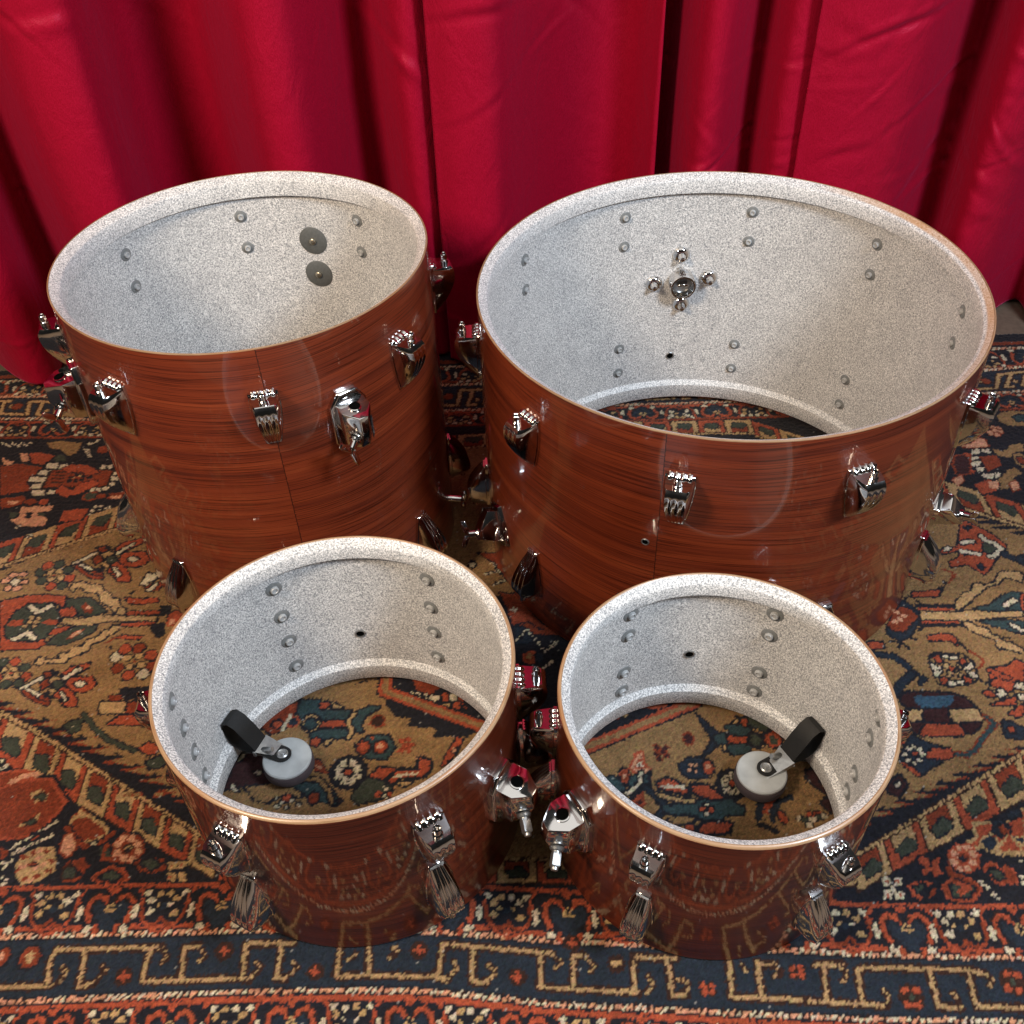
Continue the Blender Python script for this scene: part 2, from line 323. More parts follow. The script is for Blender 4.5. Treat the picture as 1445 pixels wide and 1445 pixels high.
# ------------------------------------------------------------------ the rug: every knot is a mesh vertex, its wool dyed by the drawing below (mm on the floor)
RUG = """
P n - 2.6 -1213,1492 1163,1338 674,423 -724,477
P c - 2.6 -928,845 -766,902 -674,953 -628,985 -545,1033 -391,1101 -225,1158 -70,1182 230,1158 370,1136 490,1067 579,993 672,949 757,900 877,786 658,676 550,630 491,607 406,572 366,555 295,520 199,504 -186,522 -278,561 -371,617 -489,685 -605,746 -726,802
T c k 12 22.8 -1 10.1 -615,751 -327,590
T c k 10 19.4 1 8.6 328,536 563,635
T c c 8 22.7 -1 13.2 -681,946 -532,1038
T c c 5 24.4 1 24.4 582,1001 683,943
D 0 24.1 15.9 -547,665 -510,643 -475,621 -440,600 -407,580 -374,560 -342,541 -311,522
D 0 27.5 24.1 -742,775 -690,746 -641,718 -593,691 -547,665
D 0 15 21 325,482 365,503 407,524 450,546 494,568 540,591
D 1 21 24.3 540,591 598,618 658,646 720,675 785,705
D 1 11.8 11.3 -307,516 -266,514 -226,512 -186,510 -146,508 -106,506 -66,504 -27,502 13,500 52,498 92,496 131,494 170,492 209,490 248,488 287,486 326,485
D 1 -24.6 -23.2 -774,947 -738,964 -700,981 -663,998 -624,1016 -585,1035 -545,1053
D 1 -23.2 -21.3 -545,1053 -508,1073 -470,1092 -431,1113 -391,1133 -351,1154 -310,1176
D 1 -14.8 -13.5 -310,1176 -263,1179 -217,1182 -170,1185 -123,1189 -76,1192 -28,1195 19,1198 67,1202 115,1205 162,1208
D 0 -13.6 -15.2 163,1210 203,1209 244,1207 284,1206 324,1205 365,1203
D 1 -16.8 -24.3 364,1200 401,1175 437,1152 472,1128 506,1105 539,1083 572,1061 604,1040
D 0 -24.3 -24.4 604,1040 648,1014 691,988 733,963 774,938
P k n 7 -597,615 -566,627 -544,629 -512,630 -487,600 -494,586 -508,559 -543,560 -578,560
L r 4.5 - 2.2 -597,615 -566,627 -544,629 -512,630 -487,600 -494,586 -508,559 -543,560 -578,560
P y - 2.6 -528,612 -519,618 -508,611 -508,603 -520,601
P g b 1.5 -523,607 -516,614 -510,609 -511,604
P y - 2.6 -530,572 -520,581 -510,587 -510,577
P g b 1.5 -525,577 -513,582 -511,578 -518,574
P k r 3 -569,639 -546,641 -529,637 -550,629 -564,622
L p 6 - 2.2 -555,627 -543,635 -529,637
P w n 1.2 -532,545 -531,550 -528,548 -530,544
P w n 1.2 -528,549 -526,553 -523,551 -525,548
P w n 1.2 -523,553 -521,557 -518,555 -520,551
P w n 1.2 -518,556 -516,560 -513,559 -515,555
P w n 1.2 -513,560 -511,564 -508,562 -511,559
P w n 1.2 -508,564 -506,568 -503,566 -506,562
P w n 1.2 -503,567 -502,571 -499,570 -501,566
P w n 1.2 -499,571 -497,575 -494,573 -496,570
P w n 1.2 -494,575 -492,579 -489,577 -491,573
P w n 1.2 -526,541 -524,545 -521,544 -523,540
P w n 1.2 -522,544 -520,548 -517,546 -519,542
P w n 1.2 -518,546 -516,550 -513,548 -515,544
P w n 1.2 -514,548 -512,552 -509,550 -511,547
P w n 1.2 -509,550 -508,554 -505,552 -507,549
P w n 1.2 -505,552 -503,556 -501,555 -503,551
P w n 1.2 -501,554 -499,558 -496,557 -499,553
P w n 1.2 -497,556 -495,561 -492,559 -495,555
P w n 1.2 -493,559 -491,563 -488,561 -490,557
B w -573 656 3 2.4 n 6 1.2
B w -567 649 3 2.4 n 6 1.2
B w -571 645 3 2.4 n 6 1.2
B w -531 532 2.8 2.1 n 6 1.2
B w -526 530 2.8 2.1 n 6 1.2
B w -524 533 2.8 2.1 n 6 1.2
B w -529 526 2.8 2 n 6 1.2
B w -527 516 2.7 2 n 6 1.2
B w -522 513 2.7 2 n 6 1.2
B w -523 509 2.7 2 n 6 1.2
P k n 2.6 -540,549 -531,545 -531,538 -535,536
P y k 2 -475,581 -467,591 -455,581 -458,577 -470,577
P k y 4 -472,571 -471,579 -457,581 -444,572 -433,562 -445,555 -459,555 -468,563
L k 5 n 2.2 -477,570 -465,554 -450,547 -434,552 -426,562
P w n 1.5 -446,551 -441,553 -440,548 -444,547
P p k 2.5 -476,543 -476,560 -469,562 -461,546 -467,537
P y n 2.6 -518,530 -512,542 -500,548 -484,547 -477,535 -474,521 -487,510 -504,507 -514,518
B k -512 537 4.2 3.2 - 6 2.6
B k -503 542 4.2 3.2 - 6 2.6
B k -490 543 4.2 3.2 - 6 2.6
B k -481 532 4.1 3.2 - 6 2.6
B k -513 524 4.1 3.1 - 6 2.6
B k -481 521 4.1 3.1 - 6 2.6
B k -492 516 4.1 3.1 - 6 2.6
B k -502 513 4.1 3.1 - 6 2.6
B k -502 529 4.1 3.2 - 6 2.6
B p -496 536 4.1 3 - 6 2.6
B p -496 525 4.1 3 - 6 2.6
B p -497 511 4.1 2.9 - 6 2.6
B p -489 528 4.1 3 - 6 2.6
B p -497 544 4.2 3 - 6 2.6
B p -509 527 4.1 3 - 6 2.6
B k -499 529 3.4 2.6 n 5 1
B k -406 543 16.5 16.9 n 10 2.6
B p -394 538 4.3 4.7 k 6 1.5
B p -399 531 4.3 4.7 k 6 1.5
B p -408 532 4.3 4.7 k 6 1.5
B p -416 538 4.3 4.7 k 6 1.5
B p -418 548 4.3 4.8 k 6 1.5
B p -414 555 4.4 4.8 k 6 1.5
B p -405 554 4.4 4.8 k 6 1.5
B p -397 547 4.3 4.8 k 6 1.5
B y -406 543 3.5 3.8 b 6 2.6
B n -406 542 2.3 2.7 - 6 2.6
B k -456 520 13.7 13.1 - 9 2.6
B n -455 520 10.2 9.5 - 8 2.6
B g -460 518 6.8 6.6 b 7 2.6
P k n 1.5 -461,531 -449,534 -440,525 -447,518 -455,523
P k r 2.5 -434,513 -419,522 -408,520 -399,509 -408,505 -429,507
P g n 2.6 -427,513 -416,518 -407,513 -411,509 -424,510
P k n 2.6 -396,527 -381,533 -367,529 -362,518 -376,513 -390,519
P g n 2.6 -390,526 -380,530 -369,524 -377,518
P y n 1.8 -362,527 -354,527 -351,518 -359,518
B r -357 522 1.5 1.7 - 5 2.6
P y n 1.8 -352,526 -344,527 -341,518 -349,517
B r -346 522 1.5 1.7 - 5 2.6
P y n 1.8 -360,514 -352,514 -350,506 -357,505
B r -355 509 1.5 1.6 - 5 2.6
P y n 1.8 -349,514 -341,514 -339,505 -346,504
B r -344 509 1.5 1.6 - 5 2.6
P g n 1.5 -435,545 -426,543 -422,533 -433,535
L k 4 - 2.2 -429,547 -431,534 -414,529
P g n 2.2 -518,701 -511,708 -499,709 -497,695 -507,689
B w -507 700 1.5 1.4 - 5 2.6
L g 6 n 1.2 -499,716 -483,697 -463,680 -429,663
P y n 2.6 -484,732 -455,732 -453,716 -482,716
P k n 2.6 -451,730 -426,732 -422,715 -451,716
P r n 2.6 -468,701 -456,712 -425,711 -418,697
P n - 2.6 -463,748 -431,754 -427,734 -458,735
P k n 1.5 -477,741 -464,743 -460,734 -475,735
P r n 2.6 -424,666 -415,673 -400,666 -406,657 -417,660
P g n 2.6 -412,647 -398,655 -387,648 -394,640 -407,640
B c -419 607 5.4 2.5 k 6 1
B c -412 607 5.4 2.5 k 6 1
B c -389 606 5.4 2.5 k 6 1
B c -369 605 5.4 2.5 k 6 1
P r n 2.6 -656,899 -626,907 -600,908 -576,904 -571,897 -572,886 -587,896 -597,892 -617,893 -630,878 -637,857 -633,840 -621,832 -581,834 -577,825 -585,818 -629,818
P g n 2.6 -635,855 -631,878 -618,893 -589,892 -574,876 -570,860 -577,838 -589,831 -613,832 -628,838
P r - 2.6 -634,861 -628,866 -618,866 -613,856 -632,855
P r - 2.6 -591,861 -584,865 -571,864 -570,856 -586,856
L w 7 n 2.2 -614,888 -602,878 -589,888
L w 7 n 2.2 -617,835 -603,844 -593,834
B y -607 869 3.6 3.5 n 7 1.8
B y -598 868 3.6 3.5 n 7 1.8
B y -610 856 3.6 3.4 n 7 1.8
B y -599 856 3.6 3.4 n 7 1.8
B y -607 862 3.6 3.4 n 7 1.8
B y -599 862 3.6 3.4 n 7 1.8
P g n 2.6 -571,899 -542,900 -529,889 -514,875 -534,868 -551,872 -568,886
P k - 2.6 -548,885 -545,892 -532,880 -531,871 -540,874
B p -539 883 2.9 3.5 - 6 2.6
P r n 2.6 -576,882 -560,884 -551,874 -556,869 -570,871
P r n 1.5 -578,840 -571,850 -552,853 -561,841
P g n 2.6 -574,825 -569,837 -545,851 -520,852 -521,843 -539,830 -556,822
P k - 2.6 -552,832 -547,843 -534,847 -538,838 -546,832
L p 5 - 2.2 -547,836 -539,843
P y n 2.6 -568,858 -565,866 -542,864 -527,868 -448,864 -447,857 -510,859 -530,853
L r 5 n 2.2 -488,852 -451,852
L r 5 n 2.2 -486,871 -448,870
P r n 2.2 -496,898 -482,895 -455,895 -451,888 -480,886 -489,889
P r n 2.2 -493,830 -484,834 -459,832 -461,827
L k 4 - 2.2 -501,822 -493,830
P y n 2.6 -572,917 -571,926 -560,929 -548,923 -533,922 -529,913 -518,906 -512,897 -504,896 -499,883 -491,878 -489,869 -502,870 -510,883 -522,890 -529,900 -533,909 -547,910 -557,919 -565,919 -567,913
P y n 2.6 -579,794 -578,803 -570,803 -570,799 -551,800 -555,808 -543,810 -539,818 -528,819 -526,829 -511,833 -510,841 -502,845 -500,851 -491,850 -492,842 -501,836 -508,826 -520,823 -520,813 -529,807 -540,802 -544,794 -568,795 -573,791
L n 2.5 - 2.2 -501,870 -501,881
L n 2.5 - 2.2 -502,843 -501,853
B r -578 936 6.7 7.5 n 6 1.8
B g -584 924 6.6 7.4 n 6 1.8
B r -599 923 6.6 7.4 n 6 1.8
B g -614 934 6.7 7.5 n 6 1.8
B g -620 950 6.7 7.6 n 6 1.8
B r -614 962 6.8 7.7 n 6 1.8
B g -599 963 6.8 7.7 n 6 1.8
B g -584 952 6.7 7.7 n 6 1.8
B y -590 937 4.5 4.8 n 6 1.4
B y -601 936 4.5 4.7 n 6 1.4
B y -607 948 4.5 4.8 n 6 1.4
B y -596 950 4.5 4.8 n 6 1.4
B r -599 943 2.4 2.8 - 5 2.6
B r -584 775 6.4 6.6 n 6 1.8
B g -590 765 6.3 6.5 n 6 1.8
B g -605 764 6.3 6.5 n 6 1.8
B r -619 773 6.4 6.5 n 6 1.8
B g -625 787 6.4 6.6 n 6 1.8
B g -619 798 6.4 6.7 n 6 1.8
B r -605 799 6.4 6.7 n 6 1.8
B g -590 789 6.4 6.7 n 6 1.8
B y -596 776 4.2 4.1 n 6 1.4
B y -607 775 4.2 4.1 n 6 1.4
B y -613 786 4.3 4.2 n 6 1.4
B y -602 787 4.3 4.2 n 6 1.4
B r -605 781 2.3 2.4 - 5 2.6
B k -436 784 7.6 7.9 n 6 1.8
B w -444 772 7.6 7.8 n 6 1.8
B r -461 771 7.6 7.8 n 6 1.8
B k -477 782 7.6 7.9 n 6 1.8
B w -483 800 7.7 8.1 n 6 1.8
B r -475 812 7.8 8.2 n 6 1.8
B k -458 813 7.8 8.2 n 6 1.8
B r -441 801 7.7 8.1 n 6 1.8
B y -450 786 5.1 5 n 6 1.4
B y -463 784 5.1 5 n 6 1.4
B y -469 798 5.1 5.1 n 6 1.4
B y -456 800 5.1 5.1 n 6 1.4
B k -459 792 2.8 3 - 5 2.6
B p -655 947 6.1 4.7 n 6 2
B p -642 947 5.4 4.7 n 6 2
B p -662 936 5.7 4.7 n 6 2
B p -636 933 5.1 4.6 n 6 2
B p -654 923 5 4.6 n 6 2
B p -642 922 6 4.6 n 6 2
P w n 2.6 -655,933 -651,940 -642,935 -645,927
P y n 2.6 -548,979 -541,984 -532,981 -533,974 -541,972
P y n 2.6 -541,957 -540,967 -531,964 -532,954
P g n 2.6 -538,974 -528,974 -523,966 -528,959 -536,964
P r n 2.6 -532,988 -523,1000 -499,1008 -498,998 -513,987 -522,978
P r n 2.6 -522,968 -518,980 -489,981 -481,966 -484,959 -494,953 -510,956
P r n 2.6 -528,959 -522,963 -510,953 -498,934 -498,927 -513,928 -524,942 -532,947
P k n 2.6 -557,972 -550,979 -543,967 -550,960
P k n 2.6 -552,948 -539,950 -536,938 -546,939
P k n 2.6 -557,992 -547,994 -541,986 -549,984
P w n 2.6 -510,970 -503,973 -495,968 -500,963 -505,964
P w n 2.6 -527,954 -523,954 -511,939 -516,937
L w 5 n 2.2 -526,980 -517,990 -510,997
P n - 2.6 -546,998 -536,993 -536,986 -546,989
P n - 2.6 -550,953 -540,955 -535,948 -544,943
L w 4 n 2.2 -580,964 -568,972 -557,982
L w 4 n 2.2 -570,961 -554,951
L k 4 n 2.2 -574,957 -553,939 -535,934
P y n 2.6 -557,769 -550,773 -542,771 -543,765 -551,763
P y n 2.6 -550,752 -549,759 -541,757 -542,750
P g n 2.6 -548,765 -539,766 -534,759 -539,753 -546,757
P r n 2.6 -542,776 -534,786 -513,792 -513,785 -525,776 -534,768
P r n 2.6 -533,761 -530,770 -504,771 -497,759 -500,753 -509,748 -523,751
P r n 2.6 -539,753 -534,757 -522,749 -512,734 -512,728 -526,729 -535,740 -542,744
P k n 2.6 -564,764 -558,769 -552,760 -558,754
P k n 2.6 -560,745 -548,746 -546,737 -555,737
P k n 2.6 -564,779 -556,781 -551,775 -558,773
P w n 2.6 -523,762 -516,765 -509,760 -514,757 -519,757
P w n 2.6 -537,750 -534,749 -524,738 -528,736
L w 5 n 2.2 -537,770 -529,778 -523,783
P n - 2.6 -555,785 -546,780 -546,775 -555,777
P n - 2.6 -558,749 -550,750 -545,744 -553,741
L w 4 n 2.2 -585,757 -575,764 -565,772
L w 4 n 2.2 -577,755 -562,747
L k 4 n 2.2 -580,752 -561,738 -545,733
P w n 2.6 -479,931 -477,941 -466,937 -461,930 -473,926 -473,919 -482,920
P k n 2.6 -474,915 -466,922 -454,923 -456,909 -471,908
L w 5 n 2.2 -468,910 -462,919
P n - 2.6 -494,909 -485,909 -487,903 -492,903
P n - 2.6 -500,818 -492,818 -492,813
P n - 2.6 -454,851 -436,854 -430,833 -441,827 -450,840
P n - 2.6 -448,880 -433,884 -432,867 -443,863
B r -425 862 8.9 10.7 n 8 2.6
B p -427 853 4 5.3 r 6 2.6
P n - 2.6 -469,752 -431,754 -427,735 -459,735
P k n 4 -748,1177 -726,1178 -683,1167 -697,1134 -684,1116 -725,1108
P w n 2 -678,1176 -662,1178 -660,1163 -678,1165
P w n 2 -685,1160 -670,1159 -672,1148 -685,1150
P w n 2 -695,1146 -671,1144 -671,1132 -693,1136
P w n 2 -686,1130 -672,1131 -672,1120 -686,1121
P w n 2 -683,1116 -664,1115 -662,1103 -680,1105
P w n 2 -658,1115 -647,1114 -649,1106 -660,1107
P w n 2 -658,1172 -647,1172 -648,1162 -658,1163
P w n 2 -597,1167 -590,1167 -589,1158 -596,1158
P w n 2 -587,1166 -579,1167 -579,1158 -586,1159
P w n 2 -574,1150 -569,1150 -568,1143 -574,1144
P w n 2 -575,1140 -565,1140 -564,1131 -574,1131
P w n 2 -574,1127 -565,1126 -565,1119 -574,1120
P w n 2 -599,1117 -592,1118 -591,1108 -598,1109
P w n 2 -590,1117 -584,1117 -584,1109 -589,1110
P w n 2 -582,1116 -573,1117 -573,1110 -581,1111
P k b 2.6 -666,1159 -577,1154 -579,1119 -668,1122
P r n 1.6 -654,1163 -641,1171 -616,1168 -595,1151 -610,1144 -629,1158 -639,1150
P r n 1.6 -648,1109 -643,1125 -625,1113 -613,1129 -594,1132 -590,1124 -609,1107 -628,1098
B n -633 1141 5.6 4 k 6 1
B n -626 1148 5.6 4 k 6 1
B n -617 1143 5.6 4 k 6 1
B n -624 1134 5.6 4 k 6 1
B n -634 1134 5.6 4 k 6 1
B n -607 1140 5.6 4 k 6 1
B n -617 1135 5.6 4 k 6 1
B y -630 1140 2.6 2.3 - 5 2.6
B y -622 1144 2.6 2.3 - 5 2.6
L b 3 - 2.2 -665,1155 -648,1154
L b 3 - 2.2 -663,1147 -646,1146
L b 3 - 2.2 -660,1140 -644,1139
L b 3 - 2.2 -658,1132 -641,1131
P c n 2.6 -693,1224 -673,1228 -640,1221 -641,1197 -653,1192 -669,1208 -687,1212
P g n 2.6 -678,1193 -660,1195 -652,1180 -668,1178
P p n 2.6 -728,1202 -715,1201 -705,1183 -718,1181
P p n 2.6 -752,1195 -740,1185 -730,1184 -731,1176 -742,1176
P r n 2.6 -713,1201 -696,1202 -672,1193 -683,1173 -701,1177
P w n 1.2 -763,1228 -761,1231 -759,1227 -761,1224
P w n 1.2 -758,1225 -756,1228 -753,1224 -755,1221
P w n 1.2 -752,1222 -750,1225 -747,1220 -750,1217
P w n 1.2 -749,1228 -747,1231 -745,1226 -747,1223
P w n 1.2 -744,1224 -741,1227 -739,1223 -741,1220
P w n 1.2 -738,1221 -736,1224 -733,1219 -736,1216
P w n 1.2 -735,1227 -733,1230 -731,1225 -733,1222
P w n 1.2 -730,1223 -727,1226 -725,1222 -727,1219
P w n 1.2 -724,1220 -722,1223 -719,1219 -722,1216
P w n 1.2 -721,1226 -719,1229 -716,1224 -719,1222
P w n 1 -635,1207 -625,1206 -623,1204 -633,1205
P w n 1 -632,1203 -623,1202 -622,1200 -630,1201
P w n 1 -629,1200 -621,1198 -621,1197 -628,1197
P w n 1 -627,1196 -619,1195 -620,1193 -625,1194
P w n 1 -624,1192 -618,1191 -619,1189 -623,1190
P w n 1 -622,1189 -616,1187 -618,1186 -620,1186
L w 4 n 2.2 -630,1218 -621,1220 -617,1226
B k -603 1204 10.6 9.1 n 8 2.6
B r -606 1206 4.8 4.3 - 6 2.6
P p n 2.6 -684,1081 -641,1081 -645,1070 -660,1067 -642,1054 -643,1040 -675,1040 -697,1056
P n - 2.6 -677,1069 -668,1070 -666,1056 -674,1056
P g n 2.6 -700,1070 -688,1071 -687,1058 -698,1058
P g - 2.6 -660,1065 -647,1066 -649,1059 -658,1060
P k n 2.6 -722,1099 -692,1106 -684,1092 -695,1082 -716,1080
P p - 2.6 -710,1093 -694,1095 -695,1087 -707,1086
B k -677 1091 9.2 6.6 n 7 2.6
B r -658 1090 7.3 6.8 n 6 2.6
P r n 2.6 -624,1070 -589,1073 -593,1050 -624,1046
P k n 2.6 -571,1102 -547,1106 -547,1092 -568,1091
P p - 2.6 -566,1096 -550,1098 -551,1091 -563,1091
B g -594 1098 10.1 7.7 k 7 2.6
B k -578 1098 7.3 6 n 6 2.6
P w n 1 -585,1076 -583,1078 -579,1076 -581,1073
P w n 1 -577,1077 -574,1079 -571,1077 -572,1074
P w n 1 -568,1071 -566,1073 -562,1071 -564,1068
P w n 1 -587,1068 -584,1070 -581,1068 -582,1065
P w n 1 -576,1069 -574,1071 -570,1069 -572,1066
P w n 1 -563,1072 -561,1074 -557,1072 -559,1069
P w n 1 -588,1060 -586,1062 -582,1060 -584,1057
P w n 1 -683,1037 -681,1039 -678,1037 -679,1034
P w n 1 -680,1042 -678,1044 -674,1042 -675,1039
P w n 1 -662,1018 -660,1020 -656,1018 -658,1015
P w n 1 -658,1021 -656,1024 -652,1022 -653,1019
P c n 2.6 730,1206 738,1213 753,1216 777,1214 763,1179 741,1181 730,1191
P t n 2.6 753,1202 765,1207 773,1203 768,1191 755,1191
B p 713 1179 4.4 5.1 k 6 1.2
B p 721 1176 4.4 5 k 6 1.2
B p 706 1166 4.4 5 k 6 1.2
B p 714 1161 4.4 5 k 6 1.2
B p 722 1168 4.4 5 k 6 1.2
B p 715 1172 4.4 5 k 6 1.2
P p k 2 654,1138 670,1143 685,1154 692,1152 693,1136 678,1134 663,1135
P w n 2 665,1127 677,1132 676,1122 662,1119
P w n 2 680,1129 693,1130 690,1120 680,1123
P w n 2 656,1113 670,1114 667,1107 656,1108
P w n 2 647,1103 669,1104 665,1093 649,1094
P w n 2 657,1089 670,1090 665,1082 657,1084
P w n 2 661,1077 679,1076 674,1066 662,1068
P w n 2 681,1077 692,1076 688,1067 678,1066
P m k 3 639,1116 659,1120 646,1079 629,1077 629,1097
P k n 2.6 671,1114 697,1115 696,1093 672,1080
P r - 2.6 652,1124 660,1120 654,1112
P r - 2.6 648,1086 657,1085 650,1076
P c n 2.6 697,1130 709,1123 719,1131 723,1137 744,1139 738,1122 727,1122 714,1109 697,1115
B c 727 1102 9.7 16.5 n 9 2.6
B k 727 1102 5 8.3 n 7 2.6
P c n 2.6 699,1081 711,1086 720,1075 704,1067 688,1044 677,1042 676,1058
P r n 2.6 643,1055 666,1064 679,1055 669,1040 648,1033
P p - 2.6 664,1059 677,1061 675,1045 662,1043
P p k 2 692,1054 703,1059 702,1043 692,1038
P p k 2 617,1067 632,1074 632,1063 620,1053
P r n 2.6 600,981 607,982 618,970 631,957 642,935 639,925 620,910 606,892 596,884 587,896 583,903 559,899 561,908 576,915 581,928 556,923 557,930 579,933 589,954
P g n 2.6 614,938 625,940 629,931 620,919 611,924
L w 6 n 2.2 617,953 621,943 628,940 635,928 623,917 614,915
P w n 2.6 585,944 598,946 605,946 605,941 587,939
P n - 2.6 580,926 603,925 607,918 583,917
L w 6 n 2.2 582,926 592,923 603,920
P d n 2.6 594,900 599,902 601,895 596,892
P d n 2.6 600,971 609,971 605,966
P w n 2.6 561,934 572,934 568,929 561,929
L k 3 - 2.2 547,895 558,890 559,884 547,871
L d 9 n 2.2 636,918 642,911 654,904
P d n 2.6 647,911 659,915 653,899 648,902
P r n 2.6 497,857 528,859 538,865 527,850 497,850
L n 3 - 2.2 532,861 543,869 543,875
L n 7 - 2.2 497,835 543,832
L r 4 - 2.2 497,830 538,827
L n 7 - 2.2 492,804 539,802
L r 4 - 2.2 495,809 536,807
P y n 2.6 496,825 541,822 558,824 588,820 620,820 618,812 569,811 557,808 495,813
P t n 2.6 565,828 584,831 606,846 620,852 631,849 623,822 573,824
L w 6 n 2.2 604,830 610,835 618,838
P r n 1.5 629,847 633,849 623,822 621,824
P t n 2.6 563,807 595,807 616,803 608,784 593,792 573,801
L w 6 n 2.2 600,798 606,794 609,790
P y n 2.6 542,828 548,842 556,846 560,853 572,856 577,867 586,869 588,864 606,870 614,883 620,887 642,886 645,879 637,868 630,875 618,877 610,868 590,862 582,854 570,846 562,837 555,834 546,826
P y n 2.6 543,807 550,807 557,798 569,794 569,785 578,781 579,775 589,771 599,760 597,755 575,765 571,762 572,777 557,786 546,795
L n 3 - 2.2 577,779 590,779
P r n 2.6 494,785 502,788 523,787 528,773 524,770 519,779 494,779
L n 4 - 2.2 525,774 532,767 535,759
L k 3 - 2.2 536,761 541,755 547,745 540,737
P d n 2.6 450,801 482,844 488,837 495,824 493,812 473,788 460,781 447,791
P k n 2.6 452,805 465,827 477,835 486,829 492,818 476,802 469,794 455,797
B p 462 811 4 3.6 k 6 1.2
B p 469 815 4 3.7 k 6 1.2
B p 476 819 4 3.7 k 6 1.2
B p 469 825 4 3.7 k 6 1.2
L n 4 - 2.2 485,848 496,852
L n 4 - 2.2 498,843 505,836
L n 4 - 2.2 447,780 462,777 466,769
L n 4 - 2.2 455,771 460,779
L n 4 - 2.2 486,795 493,801
L n 4 - 2.2 474,784 479,782
P r n 2.6 421,781 439,779 436,770 421,771
L d 7 n 2.2 423,762 445,757 452,749 461,732
L d 8 n 2.2 461,732 442,717 431,704
P d n 2 462,734 474,723 463,714 462,718 468,724
P r n 2.2 489,754 496,756 500,747 494,745
P w n 2.2 499,755 509,756 507,751
P w n 2.2 510,755 520,754 515,750 509,750
P r n 2.2 519,748 527,751 525,743 519,742
P w n 2.2 484,746 495,737 487,734 484,738
P w n 2.2 484,733 494,734 488,726 483,727
P r n 2.2 488,723 497,723 496,716 489,714
P w n 2.2 520,736 534,745 533,737 524,734
P w n 2.2 522,732 533,727 529,721 524,725
P r n 2.2 516,724 524,720 521,715 515,717
P w n 2.2 498,718 505,718 502,711 495,713
P w n 2.2 507,718 514,717 512,713 505,712
P y n 2.2 500,744 505,743 501,736 498,739
P y n 2.2 515,743 519,739 515,734
P y n 2.2 501,732 505,729 499,724
P y n 2.2 511,730 515,727 511,724
P r n 2.2 505,738 510,737 507,732 503,733
L n 3 - 2.2 488,757 496,760 527,757 535,743 532,721 522,713 495,710 484,715 483,735 482,746 488,757
P m n 3.4 436,697 445,704 492,701 506,694 515,680 485,680 440,684 434,690
P l - 2.6 449,699 496,698 492,689 484,682 455,683 451,689
P y n 2.6 435,679 454,679 452,666 430,665
P m n 2.6 456,680 484,679 479,660 452,664
P y n 2.6 484,678 515,678 519,665 509,660 483,662
P m n 2.6 431,663 455,662 442,648 436,649
P r n 2.6 442,648 454,660 489,658 494,646 482,643 443,645
P m n 2.6 491,659 514,660 508,653 498,645 493,648
L t 5 k 1.6 521,667 528,657 505,636 495,624 483,618 471,620
P d n 2.6 415,624 432,647 439,640 447,635 457,631 453,610 440,604 428,596 420,608 411,616
P r n 2.6 438,621 450,627 468,627 469,619 462,614 442,616
P r - 2.6 417,639 427,649 431,649 417,633
P r n 1.5 409,612 414,612 427,596 424,593 419,598
B w 436 621 3.2 2.8 n 5 1.4
B w 431 614 3.2 2.7 n 5 1.4
B w 424 611 3.2 2.7 n 5 1.4
B w 419 614 3.2 2.7 n 5 1.4
B w 418 622 3.2 2.8 n 5 1.4
B w 423 629 3.2 2.8 n 5 1.4
B w 430 631 3.3 2.8 n 5 1.4
B w 436 628 3.2 2.8 n 5 1.4
B r 429 622 3.2 2.4 n 5 1.4
P m n 2.6 390,586 404,597 409,585 397,571 386,576
B w 399 585 2.6 3.6 n 5 2.6
P r n 2.6 550,734 573,737 586,747 591,738 581,712 573,717 562,699 543,710
P r n 2.6 531,701 539,704 542,696 539,693 532,697
P r n 2.6 533,683 557,690 567,695 560,682 540,682
P w n 2.6 546,702 553,704 555,696 546,692
B w 574 707 6.2 4.8 n 6 2.6
P r n 2.6 548,670 569,682 564,669 556,665
B w 571 692 4.6 4.7 n 6 2.6
L n 4 - 2.2 532,721 537,713 552,720
L r 5 n 2.2 549,732 560,723 566,719
L k 3 - 2.2 536,759 544,751 546,742 539,735
P d n 2.6 538,661 548,658 552,653 557,651 552,636 533,639
B r 543 648 3.7 3.9 n 6 2.6
P r y 4 452,513 461,519 463,533 479,535 486,528 518,548 501,503 475,504 468,507 465,517 453,509
P d n 2.6 484,537 493,538 497,530 484,520 479,527
B k 490 528 5.3 5.8 n 6 2.6
P d y 2 463,516 475,524 479,513 468,504 465,509
P r y 3 476,505 493,520 498,504
P d y 2 496,519 506,517 503,509
P d n 2.6 500,545 513,551 513,544 501,540
B r 439 498 14.7 15.9 n 11 2.6
B p 447 493 4.4 4.1 r 6 2
B p 439 487 4.4 4.1 r 6 2
B p 431 487 4.4 4.1 r 6 2
B p 428 494 4.4 4.1 r 6 2
B p 431 503 4.4 4.2 r 6 2
B p 439 509 4.5 4.2 r 6 2
B p 447 509 4.4 4.2 r 6 2
B p 450 502 4.4 4.2 r 6 2
B n 438 498 3.2 3.8 k 6 2.6
P r n 2.6 395,502 404,499 405,495 415,501 415,495 411,490 413,482 405,481 403,487 396,481 393,484 398,491 393,496
B n 404 491 2.6 2.2 - 5 2.6
P w n 1.6 352,481 360,481 359,472 351,472
B r 356 476 2 2 - 5 2.6
P w n 1.6 364,480 372,480 370,472 362,471
B r 367 476 2 2 - 5 2.6
P w n 1.6 350,467 358,468 356,459 348,459
B r 353 463 2 2 - 5 2.6
P w n 1.6 361,466 369,466 368,458 360,458
B r 365 462 2 2 - 5 2.6
P w n 1 358,471 362,471 362,466 357,465
P r n 2.6 375,471 383,475 399,475 398,472 389,467 384,457 380,457 375,465
P g n 2.6 381,469 392,472 383,463
